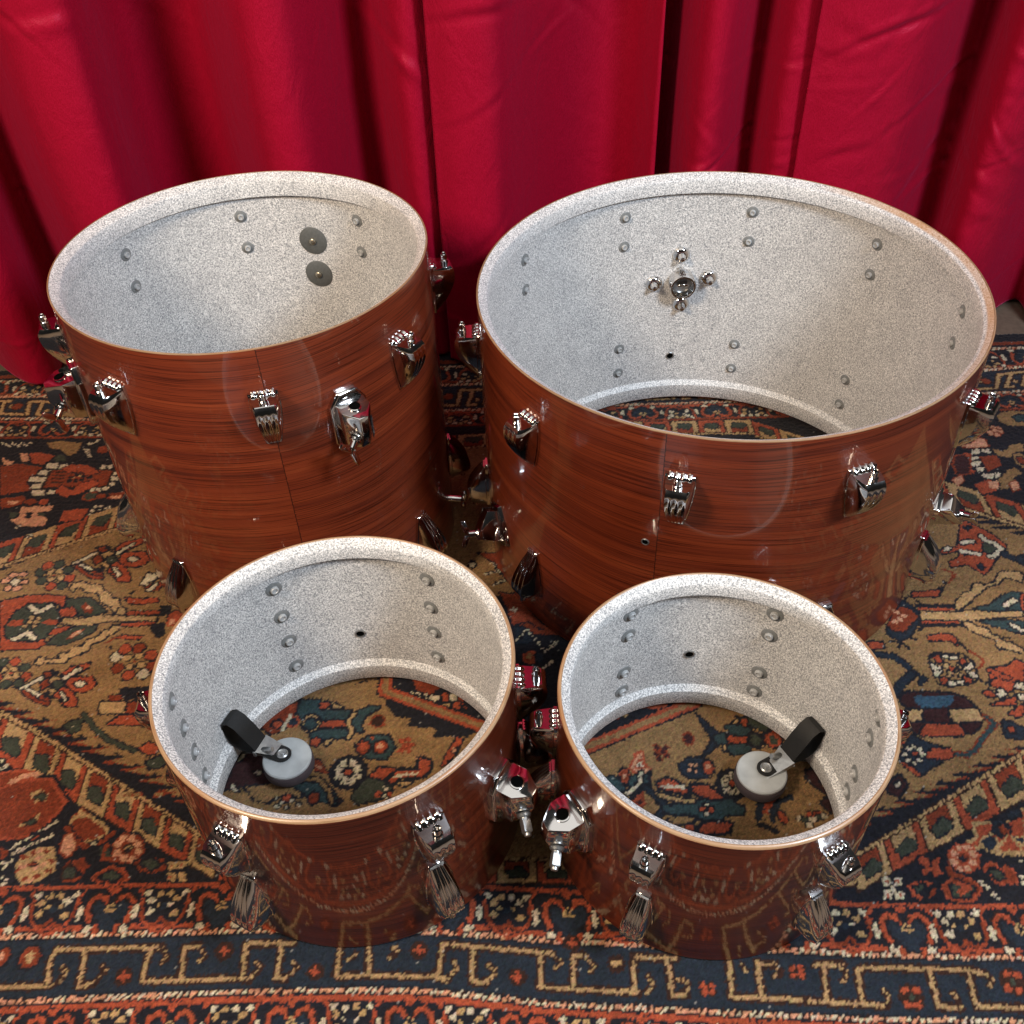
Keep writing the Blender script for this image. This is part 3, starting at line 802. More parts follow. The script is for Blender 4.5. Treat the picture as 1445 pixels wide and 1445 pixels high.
P k n 1.5 395,467 402,468 399,461 393,458
P k r 2.5 410,469 423,477 437,475 444,467 435,456 418,453 410,460
P g n 2.6 416,469 428,473 439,467 431,458 417,458
L r 6 - 2.2 424,472 433,467 424,463
P k r 2.5 457,487 466,491 470,480 478,486 485,479 481,471 463,471
P g n 2.6 459,483 466,486 472,478 464,474
P w n 1.2 444,473 448,475 449,473 446,471
P w n 1.2 447,469 450,471 451,469 448,467
P w n 1.2 449,466 452,468 454,466 450,464
P w n 1.2 451,462 455,464 456,462 453,460
P w n 1.2 453,459 457,461 458,459 455,457
P w n 1.2 456,455 459,457 460,455 457,453
B w 494 493 2.6 2.5 n 6 2.6
B w 489 476 2.6 2.5 n 6 2.6
B w 488 470 2.6 2.5 n 6 2.6
L k 5 n 2.2 422,488 420,482 430,480
P n - 2.6 467,461 487,466 480,448 463,449
P n - 2.6 -161,749 -146,848 69,900 222,807 204,691 49,625
T c c 7 18 1 24.6 -163,718 28,622
T c c 6 19 -1 23.8 214,683 74,622
P n - 2.6 -161,749 -146,848 69,900 222,807 204,691 49,625
P k n 2.6 -122,748 -102,750 -90,735 -101,725 -117,734
P r - 2.6 -122,751 -111,752 -112,736
B w -128 731 1.8 1.7 n 5 1
B w -122 730 1.8 1.7 n 5 1
B w -117 729 1.8 1.7 n 5 1
B w -112 727 1.8 1.7 n 5 1
B w -106 726 1.8 1.7 n 5 1
B w -127 726 1.8 1.7 n 5 1
B w -122 725 1.8 1.7 n 5 1
B w -117 724 1.8 1.6 n 5 1
B w -111 722 1.8 1.6 n 5 1
B w -106 721 1.8 1.6 n 5 1
B w -127 722 1.8 1.6 n 5 1
B w -122 720 1.8 1.6 n 5 1
B w -117 719 1.8 1.6 n 5 1
B w -111 718 1.8 1.6 n 5 1
P r n 1.8 -88,727 -81,728 -81,716 -86,716
P w n 1.8 -78,726 -70,726 -70,715 -79,717
P k n 1.8 -68,723 -61,723 -61,715 -68,715
P y n 1.8 -87,712 -77,713 -78,706 -87,706
P r n 1.8 -74,713 -66,714 -67,704 -74,706
P w n 1.8 -101,725 -90,724 -92,716 -102,718
P r n 1.8 -65,711 -59,709 -60,704
P k r 2 140,700 158,704 168,699 159,694
B y 118 688 6 4.2 n 6 2.6
B w 133 698 4.8 3.2 n 6 2.6
P k n 2.6 106,685 117,692 114,682
P k n 2.6 -17,883 3,878 33,828 56,809 26,811 -1,825 -7,849
P r - 2.6 -7,849 10,850 27,831 0,834
L n 3 - 2.2 -3,826 16,833 33,818
P d n 2.6 -1,823 11,824 20,800 1,796
P w n 1 0,804 2,806 4,804 2,802
P w n 1 2,806 4,808 6,806 4,804
P w n 1 4,808 6,810 8,809 6,806
P w n 1 6,811 8,813 10,811 8,808
P w n 1 7,813 9,815 12,813 10,810
P w n 1 9,815 11,817 13,815 11,813
P w n 1 11,817 13,819 15,817 13,815
P w n 1 13,819 15,821 17,819 15,817
P w n 1 16,814 18,816 20,814 18,812
P w n 1 19,809 21,811 23,809 21,807
P w n 1 22,804 24,806 26,804 24,802
P w n 1 25,799 27,801 29,799 27,797
P w n 1 28,794 30,796 32,794 30,792
P w n 1 31,789 33,791 35,789 33,787
P w n 1 34,784 36,786 38,784 36,782
P w n 1 36,787 38,789 40,787 38,784
P w n 1 39,789 41,791 43,789 41,787
P w n 1 41,792 43,794 45,792 43,789
P w n 1 44,794 46,796 48,794 46,792
P w n 1 46,797 48,799 50,797 48,794
P w n 1 49,799 51,801 53,799 51,797
P w n 1 27,756 29,758 31,756 29,754
P w n 1 29,758 31,760 33,758 31,756
P w n 1 31,760 33,762 35,760 33,758
P w n 1 33,762 35,764 37,762 35,760
P w n 1 36,764 38,766 40,764 38,762
P w n 1 38,766 40,768 42,766 40,764
P w n 1 40,768 42,770 44,768 42,766
P w n 1 -37,917 -35,919 -33,917 -35,914
P w n 1 -34,918 -32,920 -30,918 -32,915
P w n 1 -31,919 -29,921 -26,919 -28,916
P w n 1 -28,920 -26,922 -23,920 -25,917
P w n 1 -25,921 -22,923 -20,921 -22,919
P w n 1 -21,922 -19,925 -17,922 -19,920
P w n 1 -18,923 -16,926 -14,923 -16,921
P w n 1 -27,897 -25,899 -23,897 -25,895
P w n 1 -25,898 -23,901 -20,899 -22,896
P w n 1 -22,900 -20,902 -18,900 -20,897
P w n 1 -20,901 -18,903 -16,901 -18,899
P w n 1 -18,902 -16,905 -13,903 -15,900
P w n 1 -15,904 -13,906 -11,904 -13,901
P w n 1 -13,905 -11,908 -9,905 -11,903
P w n 1 -28,936 -26,938 -23,936 -26,933
P w n 1 -26,932 -23,934 -21,932 -23,929
P w n 1 -23,927 -21,930 -19,928 -21,925
P w n 1 -21,923 -19,926 -17,923 -19,921
P w n 1 -19,919 -17,921 -14,919 -16,916
P w n 1 -16,915 -14,917 -12,915 -14,912
P w n 1 -14,911 -12,913 -10,911 -12,908
P k n 2.6 -44,955 0,952 4,899 -6,901 -23,937
L w 3 - 2.2 -4,853 3,854
L w 3 - 2.2 -1,857 0,849
B r 17 776 10.5 10.4 n 8 2.6
B c 16 777 3.5 4.5 k 6 2.6
B d 28 775 4.7 7.5 n 7 2.6
B w -53 935 4.6 5.4 n 7 2.6
P t n 2.6 -255,718 -251,725 -229,724 -225,709 -190,707 -191,696 -248,698
P t n 2.6 -236,685 -199,682 -189,675 -202,670 -232,672
P n - 2.6 -242,704 -231,706 -226,695 -195,694 -194,683 -233,681 -243,693
P r n 2.6 -226,694 -198,694 -195,686 -225,686
B y -235 692 9.6 12.1 n 9 2.6
B t -235 691 6.1 7.4 n 8 2.6
B r -222 716 5.7 6 n 5 2.6
P y n 2.6 -213,720 -201,712 -212,711
B r -227 666 6 5.6 n 5 2.6
P y n 2.6 -216,668 -208,669 -214,660
P k n 2.6 -292,690 -267,713 -253,723 -254,710 -266,684 -280,679
B r -273 692 6.5 5.3 n 5 2.6
B d -256 694 6.1 6.3 r 6 2.6
P r - 2.6 -266,716 -255,721 -258,710
L w 4 - 2.2 -266,684 -263,694 -260,705
L r 6 - 2.2 -289,693 -275,705 -264,718
P k - 2.6 -280,727 -254,728 -260,721
P t n 2.6 -190,702 -179,708 -166,713 -157,711 -174,698 -178,688 -175,677 -188,681 -193,691
B b -159 691 7 7.4 k 7 2.6
L y 4 n 2.2 -187,702 -193,691 -187,678 -191,670
P n - 2.6 -193,743 -178,751 -155,750 -151,711 -139,697 -122,693 -125,683 -93,678 -97,667 -58,665 -41,674 -67,691 -145,721 -162,753
P t n 2.6 -182,660 -168,671 -146,671 -138,655 -146,641 -168,642 -179,652
B k -173 656 7.2 9 n 7 2.6
B r -173 657 4.7 5.6 - 6 2.6
B k -154 656 7.7 8.1 n 8 2.6
B p -154 657 3.8 4 r 6 2.6
P r - 2.6 -167,669 -161,670 -163,665
B r -131 663 3.2 3.1 k 5 1
B r -123 664 3.2 3.1 k 5 1
B r -127 656 3.2 3 k 5 1
B r -131 650 3.2 3 k 5 1
B r -122 650 3.2 3 k 5 1
B r -120 657 3.2 3 k 5 1
B n -187 625 19.2 19.9 n 12 2.6
B w -176 620 5 5.2 n 6 1.6
B w -182 614 5 5.2 n 6 1.6
B w -190 615 5 5.2 n 6 1.6
B w -196 621 5 5.2 n 6 1.6
B w -197 630 5 5.3 n 6 1.6
B w -192 636 5 5.3 n 6 1.6
B w -183 636 5 5.3 n 6 1.6
B w -177 629 5 5.3 n 6 1.6
B r -187 625 4.3 4.5 n 6 1.2
P r n 2.6 -162,619 -154,629 -135,628 -147,612 -159,617
P g n 2.6 -177,603 -164,617 -149,612 -138,602 -141,593 -173,585 -180,592
P r n 4.5 -143,614 -131,624 -110,624 -109,639 -100,636 -98,626 -106,617 -131,617 -138,608
L w 3 - 2.2 -135,618 -112,620
P r n 1.5 -156,598 -150,599 -147,592 -155,593
P w n 1.5 -148,606 -142,604 -144,600
P r n 1.5 -144,598 -138,599 -139,592
P w n 1.5 -150,593 -144,596 -143,590
P y n 2.6 -132,609 -116,610 -126,604
P r n 2 -85,628 -81,643 -69,665 -63,662 -69,645 -81,630
P p n 1.5 -74,650 -67,652 -71,645
P n - 2.6 -81,635 -71,639 -77,630
P m n 2.6 -319,609 -310,653 -290,662 -277,627 -238,618 -190,590 -197,583 -224,601 -252,616 -262,614 -297,613
P w n 1.5 -311,648 -306,655 -303,650 -309,643
P w n 1.5 -291,631 -279,630 -285,625
P w n 1.5 -314,614 -310,615 -302,606 -306,605
P c n 2.6 -297,611 -262,614 -234,603 -235,596 -254,600 -269,591 -284,596
P t n 2.6 -246,611 -217,615 -199,600 -196,586 -206,588 -225,594 -234,603
L c 4 n 2.2 -242,618 -217,617 -205,602 -201,588
B k -221 594 5.7 7 n 7 2.6
B r -249 595 4.5 4.2 n 6 2.6
B w -262 595 2.9 2.3 n 5 1.2
B w -255 590 2.9 2.3 n 5 1.2
B w -243 592 2.9 2.3 n 5 1.2
B w -236 587 2.9 2.3 n 5 1.2
B w -259 586 2.9 2.3 n 5 1.2
B w -248 584 2.8 2.3 n 5 1.2
P k n 1.5 -229,644 -220,641 -208,624 -223,628
P p - 2.6 -224,637 -215,633 -219,629
P d n 2.6 201,684 222,657 229,649 220,644 196,626 204,635 214,650
P t n 2.6 217,655 229,658 228,644 218,645
P t n 2.6 230,667 254,671 259,660 251,654 235,656
P t n 2.6 227,639 241,644 254,638 247,630 232,630
P r n 2.6 231,653 255,652 254,644 231,645
B y 261 647 8.4 10.4 n 8 2.6
B g 261 647 5.4 7.5 n 8 2.6
P g n 2.6 245,679 269,678 281,665 273,657 258,668
P r n 1.5 250,676 257,676 254,666 249,667
B k 280 647 9.2 10.4 n 8 2.6
B g 280 646 5 7 r 7 2.6
P y n 2.6 239,670 247,677 245,669
P y n 2.6 224,642 228,642 224,634
B r 291 660 7.4 6.6 k 6 2.6
B m 187 652 5 7.5 k 6 2.6
B m 151 642 3.8 3.5 k 5 1
B m 160 641 3.8 3.5 k 5 1
B m 149 633 3.7 3.4 k 5 1
B m 160 631 3.7 3.4 k 5 1
B m 152 627 3.7 3.4 k 5 1
B m 156 636 3.7 3.4 k 5 1
P p r 3 120,617 128,633 133,636 133,623 140,611 124,612
P w r 1.5 125,618 130,626 135,617
B n 129 620 1.9 2.2 - 5 2.6
B r 112 607 5.3 9.4 n 8 2.6
B p 112 607 2.2 3.3 k 6 2.6
P t n 2.6 119,607 136,609 138,597 121,588 116,598
L w 4 n 2.2 130,611 127,597 113,586
P t n 2.6 90,604 99,608 106,601 111,591 103,587 95,592
P r k 3 116,577 127,588 129,574 120,565
B m 124 575 3.6 3.6 r 6 2.6
L n 5 - 2.2 114,579 136,595 140,611
L y 4 n 2.2 137,588 149,569
L d 6 n 2.2 134,592 151,569 139,553
P d n 2.6 172,619 184,627 196,627 203,618 208,613 200,602 180,602 173,610
B p 185 618 2.3 2.2 n 5 1
B p 190 617 2.3 2.2 n 5 1
B p 183 612 2.3 2.1 n 5 1
B p 189 611 2.2 2.1 n 5 1
B r 203 614 5.7 8.6 n 8 2.6
B p 203 615 2.5 3.4 - 6 2.6
P r n 4 146,597 157,602 171,594 177,582 161,587 148,591
L w 4 - 2.2 150,593 172,591
P r n 4 181,593 199,591 214,575 192,576 184,586
B n 225 593 15.3 17.5 n 12 2.6
B w 233 589 4 4.6 n 6 1.6
B w 228 584 4 4.6 n 6 1.6
B w 222 583 4 4.5 n 6 1.6
B w 218 587 4 4.6 n 6 1.6
B w 217 594 4 4.6 n 6 1.6
B w 220 600 4 4.6 n 6 1.6
B w 226 603 4 4.7 n 6 1.6
B w 231 602 4 4.7 n 6 1.6
B w 234 596 4 4.6 n 6 1.6
B r 225 593 3.5 4 n 6 1.2
P t n 2.6 149,569 179,572 192,576 205,571 220,575 232,563 229,556 213,557 204,551 190,551 181,558 150,561
P r n 1.5 186,566 192,567 190,560 184,562
P w n 1.5 194,572 197,569 193,567 189,569
P r n 1.5 195,566 201,566 198,559 194,560
P w n 1.5 190,560 195,559 191,555
P r n 4 178,539 190,548 215,546 211,537 190,536
P r n 2.6 168,546 176,546 175,540 169,540
P c n 2.6 151,553 165,557 180,552 160,547
L y 4 n 2.2 145,583 168,575 180,574
P c n 1 245,560 252,573 268,573 272,546 257,540
L d 8 - 2.2 244,551 249,567 258,573
L r 6 - 2.2 253,558 257,566 268,574
L d 7 - 2.2 259,548 261,559 269,570 284,574
L r 6 n 2.2 268,555 271,548
L n 6 - 2.2 244,543 251,541 260,535
P m n 2.6 307,606 323,608 329,593 332,566 320,555 313,566 323,575 305,594
P w n 1.5 318,592 325,594 327,587 320,587
B w 287 549 3.9 3.3 n 6 1.2
B g 292 547 3.9 3.3 n 6 1.2
B r 299 553 3.9 3.3 n 6 1.2
B k 306 554 3.9 3.3 n 6 1.2
B w 300 547 3.9 3.3 n 6 1.2
B g 308 549 3.9 3.3 n 6 1.2
B w 313 551 3.9 3.3 n 6 1.2
B w 295 542 3.9 3.3 n 6 1.2
L r 15 n 2 -153,754 -154,733 50,635 201,701 205,716
L c 6.5 n 2 -153,754 -154,733 50,635 201,701 205,716
L r 15 - 2.2 -153,754 -154,733 50,635 201,701 205,716
L c 6.5 - 2.2 -153,754 -154,733 50,635 201,701 205,716
P n - 2.6 -569,508 -494,506 -419,505 -344,504 -270,502 -195,498 -121,494 -47,490 26,484 99,477 170,470 242,464 312,458 383,454 454,451 524,448 499,388 432,391 365,395 297,400 230,406 161,411 92,417 23,422 -47,431 -118,437 -189,441 -261,443 -332,444 -403,444 -475,446 -547,447
P d - 2.6 -548,450 -476,448 -404,447 -333,446 -261,446 -190,444 -118,440 -47,434 23,425 93,420 162,414 230,409 298,403 365,398 433,394 500,390 478,337 414,341 349,344 284,349 219,354 153,359 87,365 20,371 -47,381 -116,388 -184,390 -253,391 -321,391 -390,391 -458,390 -526,390
P n - 2.6 -526,390 -458,390 -390,391 -321,391 -253,391 -184,390 -116,388 -47,381 20,371 87,365 153,359 219,354 284,349 349,344 414,341 478,337 448,265 387,268 326,271 265,275 203,280 141,285 79,290 16,295 -47,304 -112,310 -176,312 -241,313 -305,313 -369,313 -433,312 -498,311
L r 4.5 - 0 -567,504 -501,503 -436,502 -370,501 -304,499 -239,497 -173,494 -108,490 -43,486 22,480 85,474 149,469 212,463 274,458 336,453 398,449 461,447 522,444
L r 5 - 0 -552,461 -488,460 -424,459 -360,458 -297,458 -233,457 -170,455 -106,451 -43,445 19,436 81,432 143,427 204,422 265,417 325,411 385,407 445,404 504,401
L r 5.5 - 0 -523,382 -463,383 -404,384 -344,384 -284,385 -224,384 -163,383 -103,380 -43,373 16,364 74,359 133,354 190,349 248,344 305,340 362,337 419,334 475,330
L r 5 - 0 -508,341 -450,341 -392,342 -334,343 -276,343 -218,342 -160,341 -101,339 -44,332 14,324 71,319 127,314 183,310 239,305 294,301 349,298 404,295 459,292
L n 8 - 0 -549,454 -486,453 -422,452 -359,451 -296,451 -232,450 -169,448 -106,444 -43,438 19,429 81,425 142,420 203,415 263,410 323,404 383,401 442,398 502,394
R 6.2 2.4 -549,454 -486,453 -422,452 -359,451 -296,451 -233,450 -170,448 -107,444 -45,438 17,430 79,425 140,420 200,415 261,411 320,405 380,401 439,398 498,394
L n 8 - 0 -526,390 -466,390 -406,391 -345,391 -285,392 -224,391 -164,390 -104,387 -43,380 16,371 75,366 134,361 192,356 249,351 307,347 364,343 421,340 478,337
R 6 2.2 -526,390 -466,390 -406,391 -346,391 -286,392 -225,391 -165,390 -105,387 -45,380 14,371 73,366 132,361 190,356 247,351 304,347 361,344 418,341 475,337
F 0 0.700 -576,-464,-355,-244,-129,-17,94,202,305,413,522 -520,-408,-299,-186,-73,41,148,253,361,467 -630,509 -556,505 -483,503 -410,502 -338,501 -266,498 -193,495 -121,491 -50,487 21,481 92,475 162,468 231,462 300,456 368,452 437,449 505,446 572,442 / -609,458 -538,454 -468,453 -398,451 -328,451 -258,450 -189,448 -119,444 -50,438 19,429 87,424 154,419 221,414 287,408 353,402 419,399 484,395 549,391
F 0 0.645 -489,-381,-271,-161,-56,48,151,251,352,451 -435,-326,-216,-108,-4,100,201,302,401 -537,385 -475,384 -413,385 -351,385 -289,386 -226,385 -164,384 -102,381 -40,374 22,365 82,360 143,355 202,349 262,344 321,340 380,337 439,334 497,330 / -519,336 -459,335 -399,336 -339,336 -280,337 -220,336 -160,335 -100,333 -40,326 19,318 78,313 136,308 193,303 251,298 308,295 365,292 421,289 477,285
L e 3.8 b 2.6 -503,405 -448,404 -453,428 -449,439 -424,438 -349,437
L e 3.8 b 2.6 -422,437 -420,427 -418,402 -406,404
L e 3.8 b 2.6 -358,437 -360,419 -359,405 -258,404
L e 3.8 b 2.6 -324,406 -326,436 -313,437
L e 3.8 b 2.6 -265,406 -268,436 -231,437
L e 3.8 - 2.2 -503,405 -448,404 -453,428 -449,439 -424,438 -349,437
L e 3.8 - 2.2 -422,437 -420,427 -418,402 -406,404
L e 3.8 - 2.2 -358,437 -360,419 -359,405 -258,404
L e 3.8 - 2.2 -324,406 -326,436 -313,437
L e 3.8 - 2.2 -265,406 -268,436 -231,437
H -446,403 -437,407 -434,416 -440,422
H -406,404 -400,411 -396,416 -403,422
H -349,437 -341,427 -346,420
H -313,437 -304,428 -311,421
H -258,404 -250,413 -257,421
L e 3.8 b 2.6 -267,405 -259,405
L e 3.8 b 2.6 -266,406 -268,436 -262,438 -223,436
L e 3.8 b 2.6 -233,436 -234,404 -226,403
L e 3.8 b 2.6 -177,452 -177,426 -178,403 -148,403 -86,399 -75,396
L e 3.8 b 2.6 -177,452 -155,450
L e 3.8 b 2.6 -151,448 -148,403
L e 3.8 b 2.6 -84,399 -81,417 -80,430 -29,424
L e 3.8 b 2.6 -50,425 -51,393 -38,392
L e 3.8 - 2.2 -267,405 -259,405
L e 3.8 - 2.2 -266,406 -268,436 -262,438 -223,436
L e 3.8 - 2.2 -233,436 -234,404 -226,403
L e 3.8 - 2.2 -177,452 -177,426 -178,403 -148,403 -86,399 -75,396
L e 3.8 - 2.2 -177,452 -155,450
L e 3.8 - 2.2 -151,448 -148,403
L e 3.8 - 2.2 -84,399 -81,417 -80,430 -29,424
L e 3.8 - 2.2 -50,425 -51,393 -38,392
H -259,405 -250,414 -257,421
H -226,403 -215,413 -221,418
H -169,417 -160,425
H -130,418 -122,424 -126,429
H -75,396 -65,407 -70,414
H -38,392 -30,401 -37,409
L e 3.8 b 2.6 -69,429 24,417
L e 3.8 b 2.6 -51,426 -52,394 -39,392
L e 3.8 b 2.6 13,417 11,386 100,378
L e 3.8 b 2.6 41,384 44,415 54,414
L e 3.8 b 2.6 97,379 100,412 108,412
L e 3.8 - 2.2 -69,429 24,417
L e 3.8 - 2.2 -51,426 -52,394 -39,392
L e 3.8 - 2.2 13,417 11,386 100,378
L e 3.8 - 2.2 41,384 44,415 54,414
L e 3.8 - 2.2 97,379 100,412 108,412
H -39,392 -30,402 -37,410
H 23,416 32,408 25,402
H 54,414 63,403 57,398
L e 3.8 b 2.6 102,411 139,408
L e 3.8 b 2.6 131,408 131,374 144,375
L e 3.8 b 2.6 188,403 185,371 256,365
L e 3.8 b 2.6 214,402 212,368
L e 3.8 b 2.6 214,400 230,399
L e 3.8 b 2.6 267,397 292,397
L e 3.8 - 2.2 102,411 139,408
L e 3.8 - 2.2 131,408 131,374 144,375
L e 3.8 - 2.2 188,403 185,371 256,365
L e 3.8 - 2.2 214,402 212,368
L e 3.8 - 2.2 214,400 230,399
L e 3.8 - 2.2 267,397 292,397
H 107,377 115,384 110,396
H 144,375 147,385 137,390
H 230,399 234,391 226,388
H 199,401 202,393
L e 3.8 b 2.6 253,365 322,358
L e 3.8 b 2.6 274,396 270,365
L e 3.8 b 2.6 267,397 288,397
L e 3.8 b 2.6 302,363 303,382 304,391 310,393 350,391 409,387 420,383
L e 3.8 b 2.6 369,387 369,366 368,356 386,354
L e 3.8 b 2.6 405,386 402,355 450,351
L e 3.8 - 2.2 253,365 322,358
L e 3.8 - 2.2 274,396 270,365
L e 3.8 - 2.2 267,397 288,397
L e 3.8 - 2.2 302,363 303,382 304,391 310,393 350,391 409,387 420,383
L e 3.8 - 2.2 369,387 369,366 368,356 386,354
L e 3.8 - 2.2 405,386 402,355 450,351
H 288,397 294,387 287,381
H 322,358 326,365 322,374
H 420,383 425,378 418,372
H 386,354 388,360 383,369
B b -378 410 9.6 9.1 - 10 2.6
P r - 2.6 -380,415 -378,415 -377,412 -373,411 -372,408 -376,408 -375,405 -378,405 -379,408 -383,409 -383,411 -380,412
B b -288 431 9.8 9.4 - 10 2.6
P r - 2.6 -290,436 -287,436 -286,432 -283,432 -282,429 -286,429 -286,426 -288,426 -289,429 -293,430 -293,432 -290,433
B b -198 408 8.6 8.2 - 10 2.6
P r - 2.6 -200,413 -198,413 -197,410 -194,409 -194,407 -197,407 -197,404 -199,404 -200,407 -203,407 -203,410 -200,410
B b -102 425 9.4 9 - 10 2.6
P r - 2.6 -103,430 -100,430 -100,426 -97,426 -96,423 -100,423 -100,420 -103,420 -103,423 -107,424 -107,426 -104,427
B b -10 396 9.1 8.6 - 10 2.6
P r - 2.6 -11,401 -8,401 -8,397 -5,397 -5,395 -8,394 -9,391 -11,392 -12,394 -15,395 -15,397 -12,398
B b 43 427 8.7 8.4 - 10 2.6
P r - 2.6 42,431 45,431 45,428 48,428 48,425 45,425 44,422 42,423 41,425 38,426 38,428 41,428
B b 83 405 9.1 9.1 - 10 2.6
P y - 2.6 78,406 82,410 84,408 87,407 85,402 80,401
B b 346 365 12 13.1 - 8 2.6
B r 343 371 4.6 4 b 6 1
B r 352 371 4.6 4 b 6 1
B r 341 359 4.5 3.9 b 6 1
B r 350 358 4.5 3.9 b 6 1
B g 347 365 2.7 2.9 b 6 2.6
B b 442 375 12.1 13.3 - 8 2.6
B r 440 381 4.6 4 b 6 1
B r 448 381 4.6 4 b 6 1
B r 436 369 4.6 4 b 6 1
B r 445 368 4.5 4 b 6 1
B g 442 375 2.7 2.9 b 6 2.6
B r 161 382 3.5 3.2 b 6 1
B r 245 394 3.6 3.2 b 6 1
B r 168 382 3.5 3.2 b 6 1
B r 253 394 3.6 3.2 b 6 1
B r 161 376 3.5 3.2 b 6 1
B r 245 388 3.5 3.2 b 6 1
B r 168 376 3.5 3.2 b 6 1
B r 252 388 3.5 3.2 b 6 1
B k -473 432 9.8 10.6 n 9 2.6
B y -473 432 4.5 5.3 k 7 2.6
B k -499 433 5.7 9.5 n 8 2.6
B p -500 433 2.6 4.6 - 6 2.6
P n - 2.6 -1053,1400 -910,1407 -764,1411 -617,1410 -470,1408 -323,1407 -177,1406 -30,1404 116,1403 262,1403 409,1402 555,1401 701,1400 846,1399 993,1400 1139,1401 1044,1214 911,1216 777,1218 642,1219 508,1221 373,1222 239,1223 104,1226 -32,1228 -167,1231 -303,1231 -438,1231 -573,1230 -711,1237 -849,1244 -988,1249
P d - 2.6 -1031,1349 -888,1349 -743,1343 -600,1340 -457,1339 -315,1337 -173,1336 -31,1335 111,1332 253,1330 394,1327 535,1324 675,1321 820,1331 962,1331 1104,1332 1069,1264 932,1265 795,1266 656,1262 519,1263 382,1264 244,1266 107,1267 -31,1268 -169,1269 -307,1271 -446,1274 -585,1277 -725,1284 -868,1294 -1010,1299
L k 5 - 0 -989,1250 -829,1245 -669,1236 -511,1232 -355,1233 -198,1233 -42,1230 114,1227 270,1225 425,1223 581,1222 736,1220 891,1219 1045,1216
L r 5 - 0 -1007,1293 -844,1287 -680,1273 -519,1270 -360,1266 -200,1262 -42,1262 117,1261 275,1259 433,1257 591,1256 749,1256 908,1259 1066,1257
L k 6 - 0 -1034,1356 -869,1357 -701,1348 -536,1347 -371,1346 -206,1344 -42,1343 123,1340 286,1337 450,1333 612,1330 776,1330 944,1339 1108,1340
L k 9 - 0 -1050,1394 -885,1402 -717,1404 -548,1403 -379,1401 -210,1400 -41,1398 127,1397 295,1396 463,1395 631,1394 799,1394 968,1394 1136,1395
L n 5 - 0 -1047,1386 -882,1394 -715,1396 -546,1395 -378,1393 -209,1392 -41,1390 126,1389 294,1388 462,1387 629,1386 796,1386 964,1386 1132,1387
L n 8 - 0 -1031,1349 -866,1349 -699,1340 -534,1339 -370,1338 -206,1337 -42,1335 122,1332 285,1329 448,1326 610,1322 773,1322 940,1331 1104,1332
R 7.8 3.3 -1031,1349 -905,1349 -778,1347 -650,1340 -525,1339 -399,1338 -273,1337 -148,1336 -22,1335 103,1333 228,1330 352,1327 477,1325 601,1322 724,1320 853,1331 979,1331 1104,1332
L n 8 - 0 -1010,1299 -846,1293 -681,1280 -521,1276 -360,1272 -201,1269 -42,1268 117,1267 276,1266 434,1264 593,1262 752,1263 911,1265 1069,1264
R 7.6 3.1 -1010,1299 -885,1295 -759,1288 -634,1279 -511,1276 -389,1273 -267,1270 -145,1268 -23,1268 98,1267 220,1266 341,1265 462,1263 583,1262 704,1261 827,1266 948,1265 1069,1264
L n 8 - 0 -1044,1380 -880,1388 -713,1390 -545,1389 -377,1387 -209,1386 -41,1384 126,1383 293,1382 460,1381 627,1380 794,1380 961,1380 1129,1381
R 8 3.4 -1044,1380 -919,1386 -792,1391 -664,1390 -535,1389 -406,1387 -278,1386 -150,1385 -22,1384 106,1383 234,1383 362,1382 490,1381 618,1381 745,1380 873,1380 1001,1380 1129,1381
F 1 0.673 -866,-751,-636,-523,-411,-299,-186,-74,38,150,262,373,485,596,707,820,931,1042,1153 -924,-809,-693,-580,-467,-355,-242,-130,-18,94,206,317,429,540,652,764,875,986,1097 -1000,1295 -866,1291 -731,1282 -597,1274 -466,1271 -334,1268 -203,1265 -73,1265 58,1264 189,1263 319,1261 449,1260 579,1259 709,1257 841,1262 971,1261 1101,1259 1230,1257 / -980,1248 -849,1244 -717,1237 -587,1230 -458,1231 -329,1231 -201,1231 -72,1229 56,1226 184,1224 312,1222 440,1221 568,1220 696,1219 823,1218 950,1216 1077,1214 1203,1212
F 1 0.687 -881,-763,-644,-525,-407,-289,-171,-53,65,183,300,418,535,652,769,889,1006,1124,1242 -940,-823,-703,-584,-466,-348,-230,-112,6,124,242,359,476,593,710,830,948,1065,1183 -1014,1381 -879,1388 -742,1391 -603,1389 -465,1388 -327,1387 -189,1386 -51,1384 87,1383 224,1383 362,1382 499,1381 637,1380 774,1380 912,1380 1049,1380 1187,1381 1324,1380 / -1000,1349 -865,1349 -727,1342 -591,1340 -456,1339 -321,1337 -186,1336 -51,1335 84,1333 218,1330 352,1327 486,1325 619,1322 753,1319 891,1331 1026,1332 1161,1331 1295,1330
L y 5.5 b 2.6 -1003,1309 -1010,1337 -956,1337
L y 5.5 b 2.6 -990,1337 -987,1308 -976,1308
L y 5.5 b 2.6 -965,1337 -960,1307 -917,1306
L y 5.5 - 2.2 -1003,1309 -1010,1337 -956,1337
L y 5.5 - 2.2 -990,1337 -987,1308 -976,1308
L y 5.5 - 2.2 -965,1337 -960,1307 -917,1306
B y -975 1318 3.4 3.8 b 10 2.6
B y -950 1325 3.4 3.8 b 10 2.6
B k -940 1325 8 7.6 b 10 2.6
L y 5.5 b 2.6 -917,1306 -925,1337 -871,1337
L y 5.5 b 2.6 -905,1337 -902,1306 -891,1306
L y 5.5 b 2.6 -880,1337 -875,1305 -832,1304
L y 5.5 - 2.2 -917,1306 -925,1337 -871,1337
L y 5.5 - 2.2 -905,1337 -902,1306 -891,1306
L y 5.5 - 2.2 -880,1337 -875,1305 -832,1304
B y -890 1316 3.4 3.8 b 10 2.6
B y -865 1324 3.4 3.8 b 10 2.6
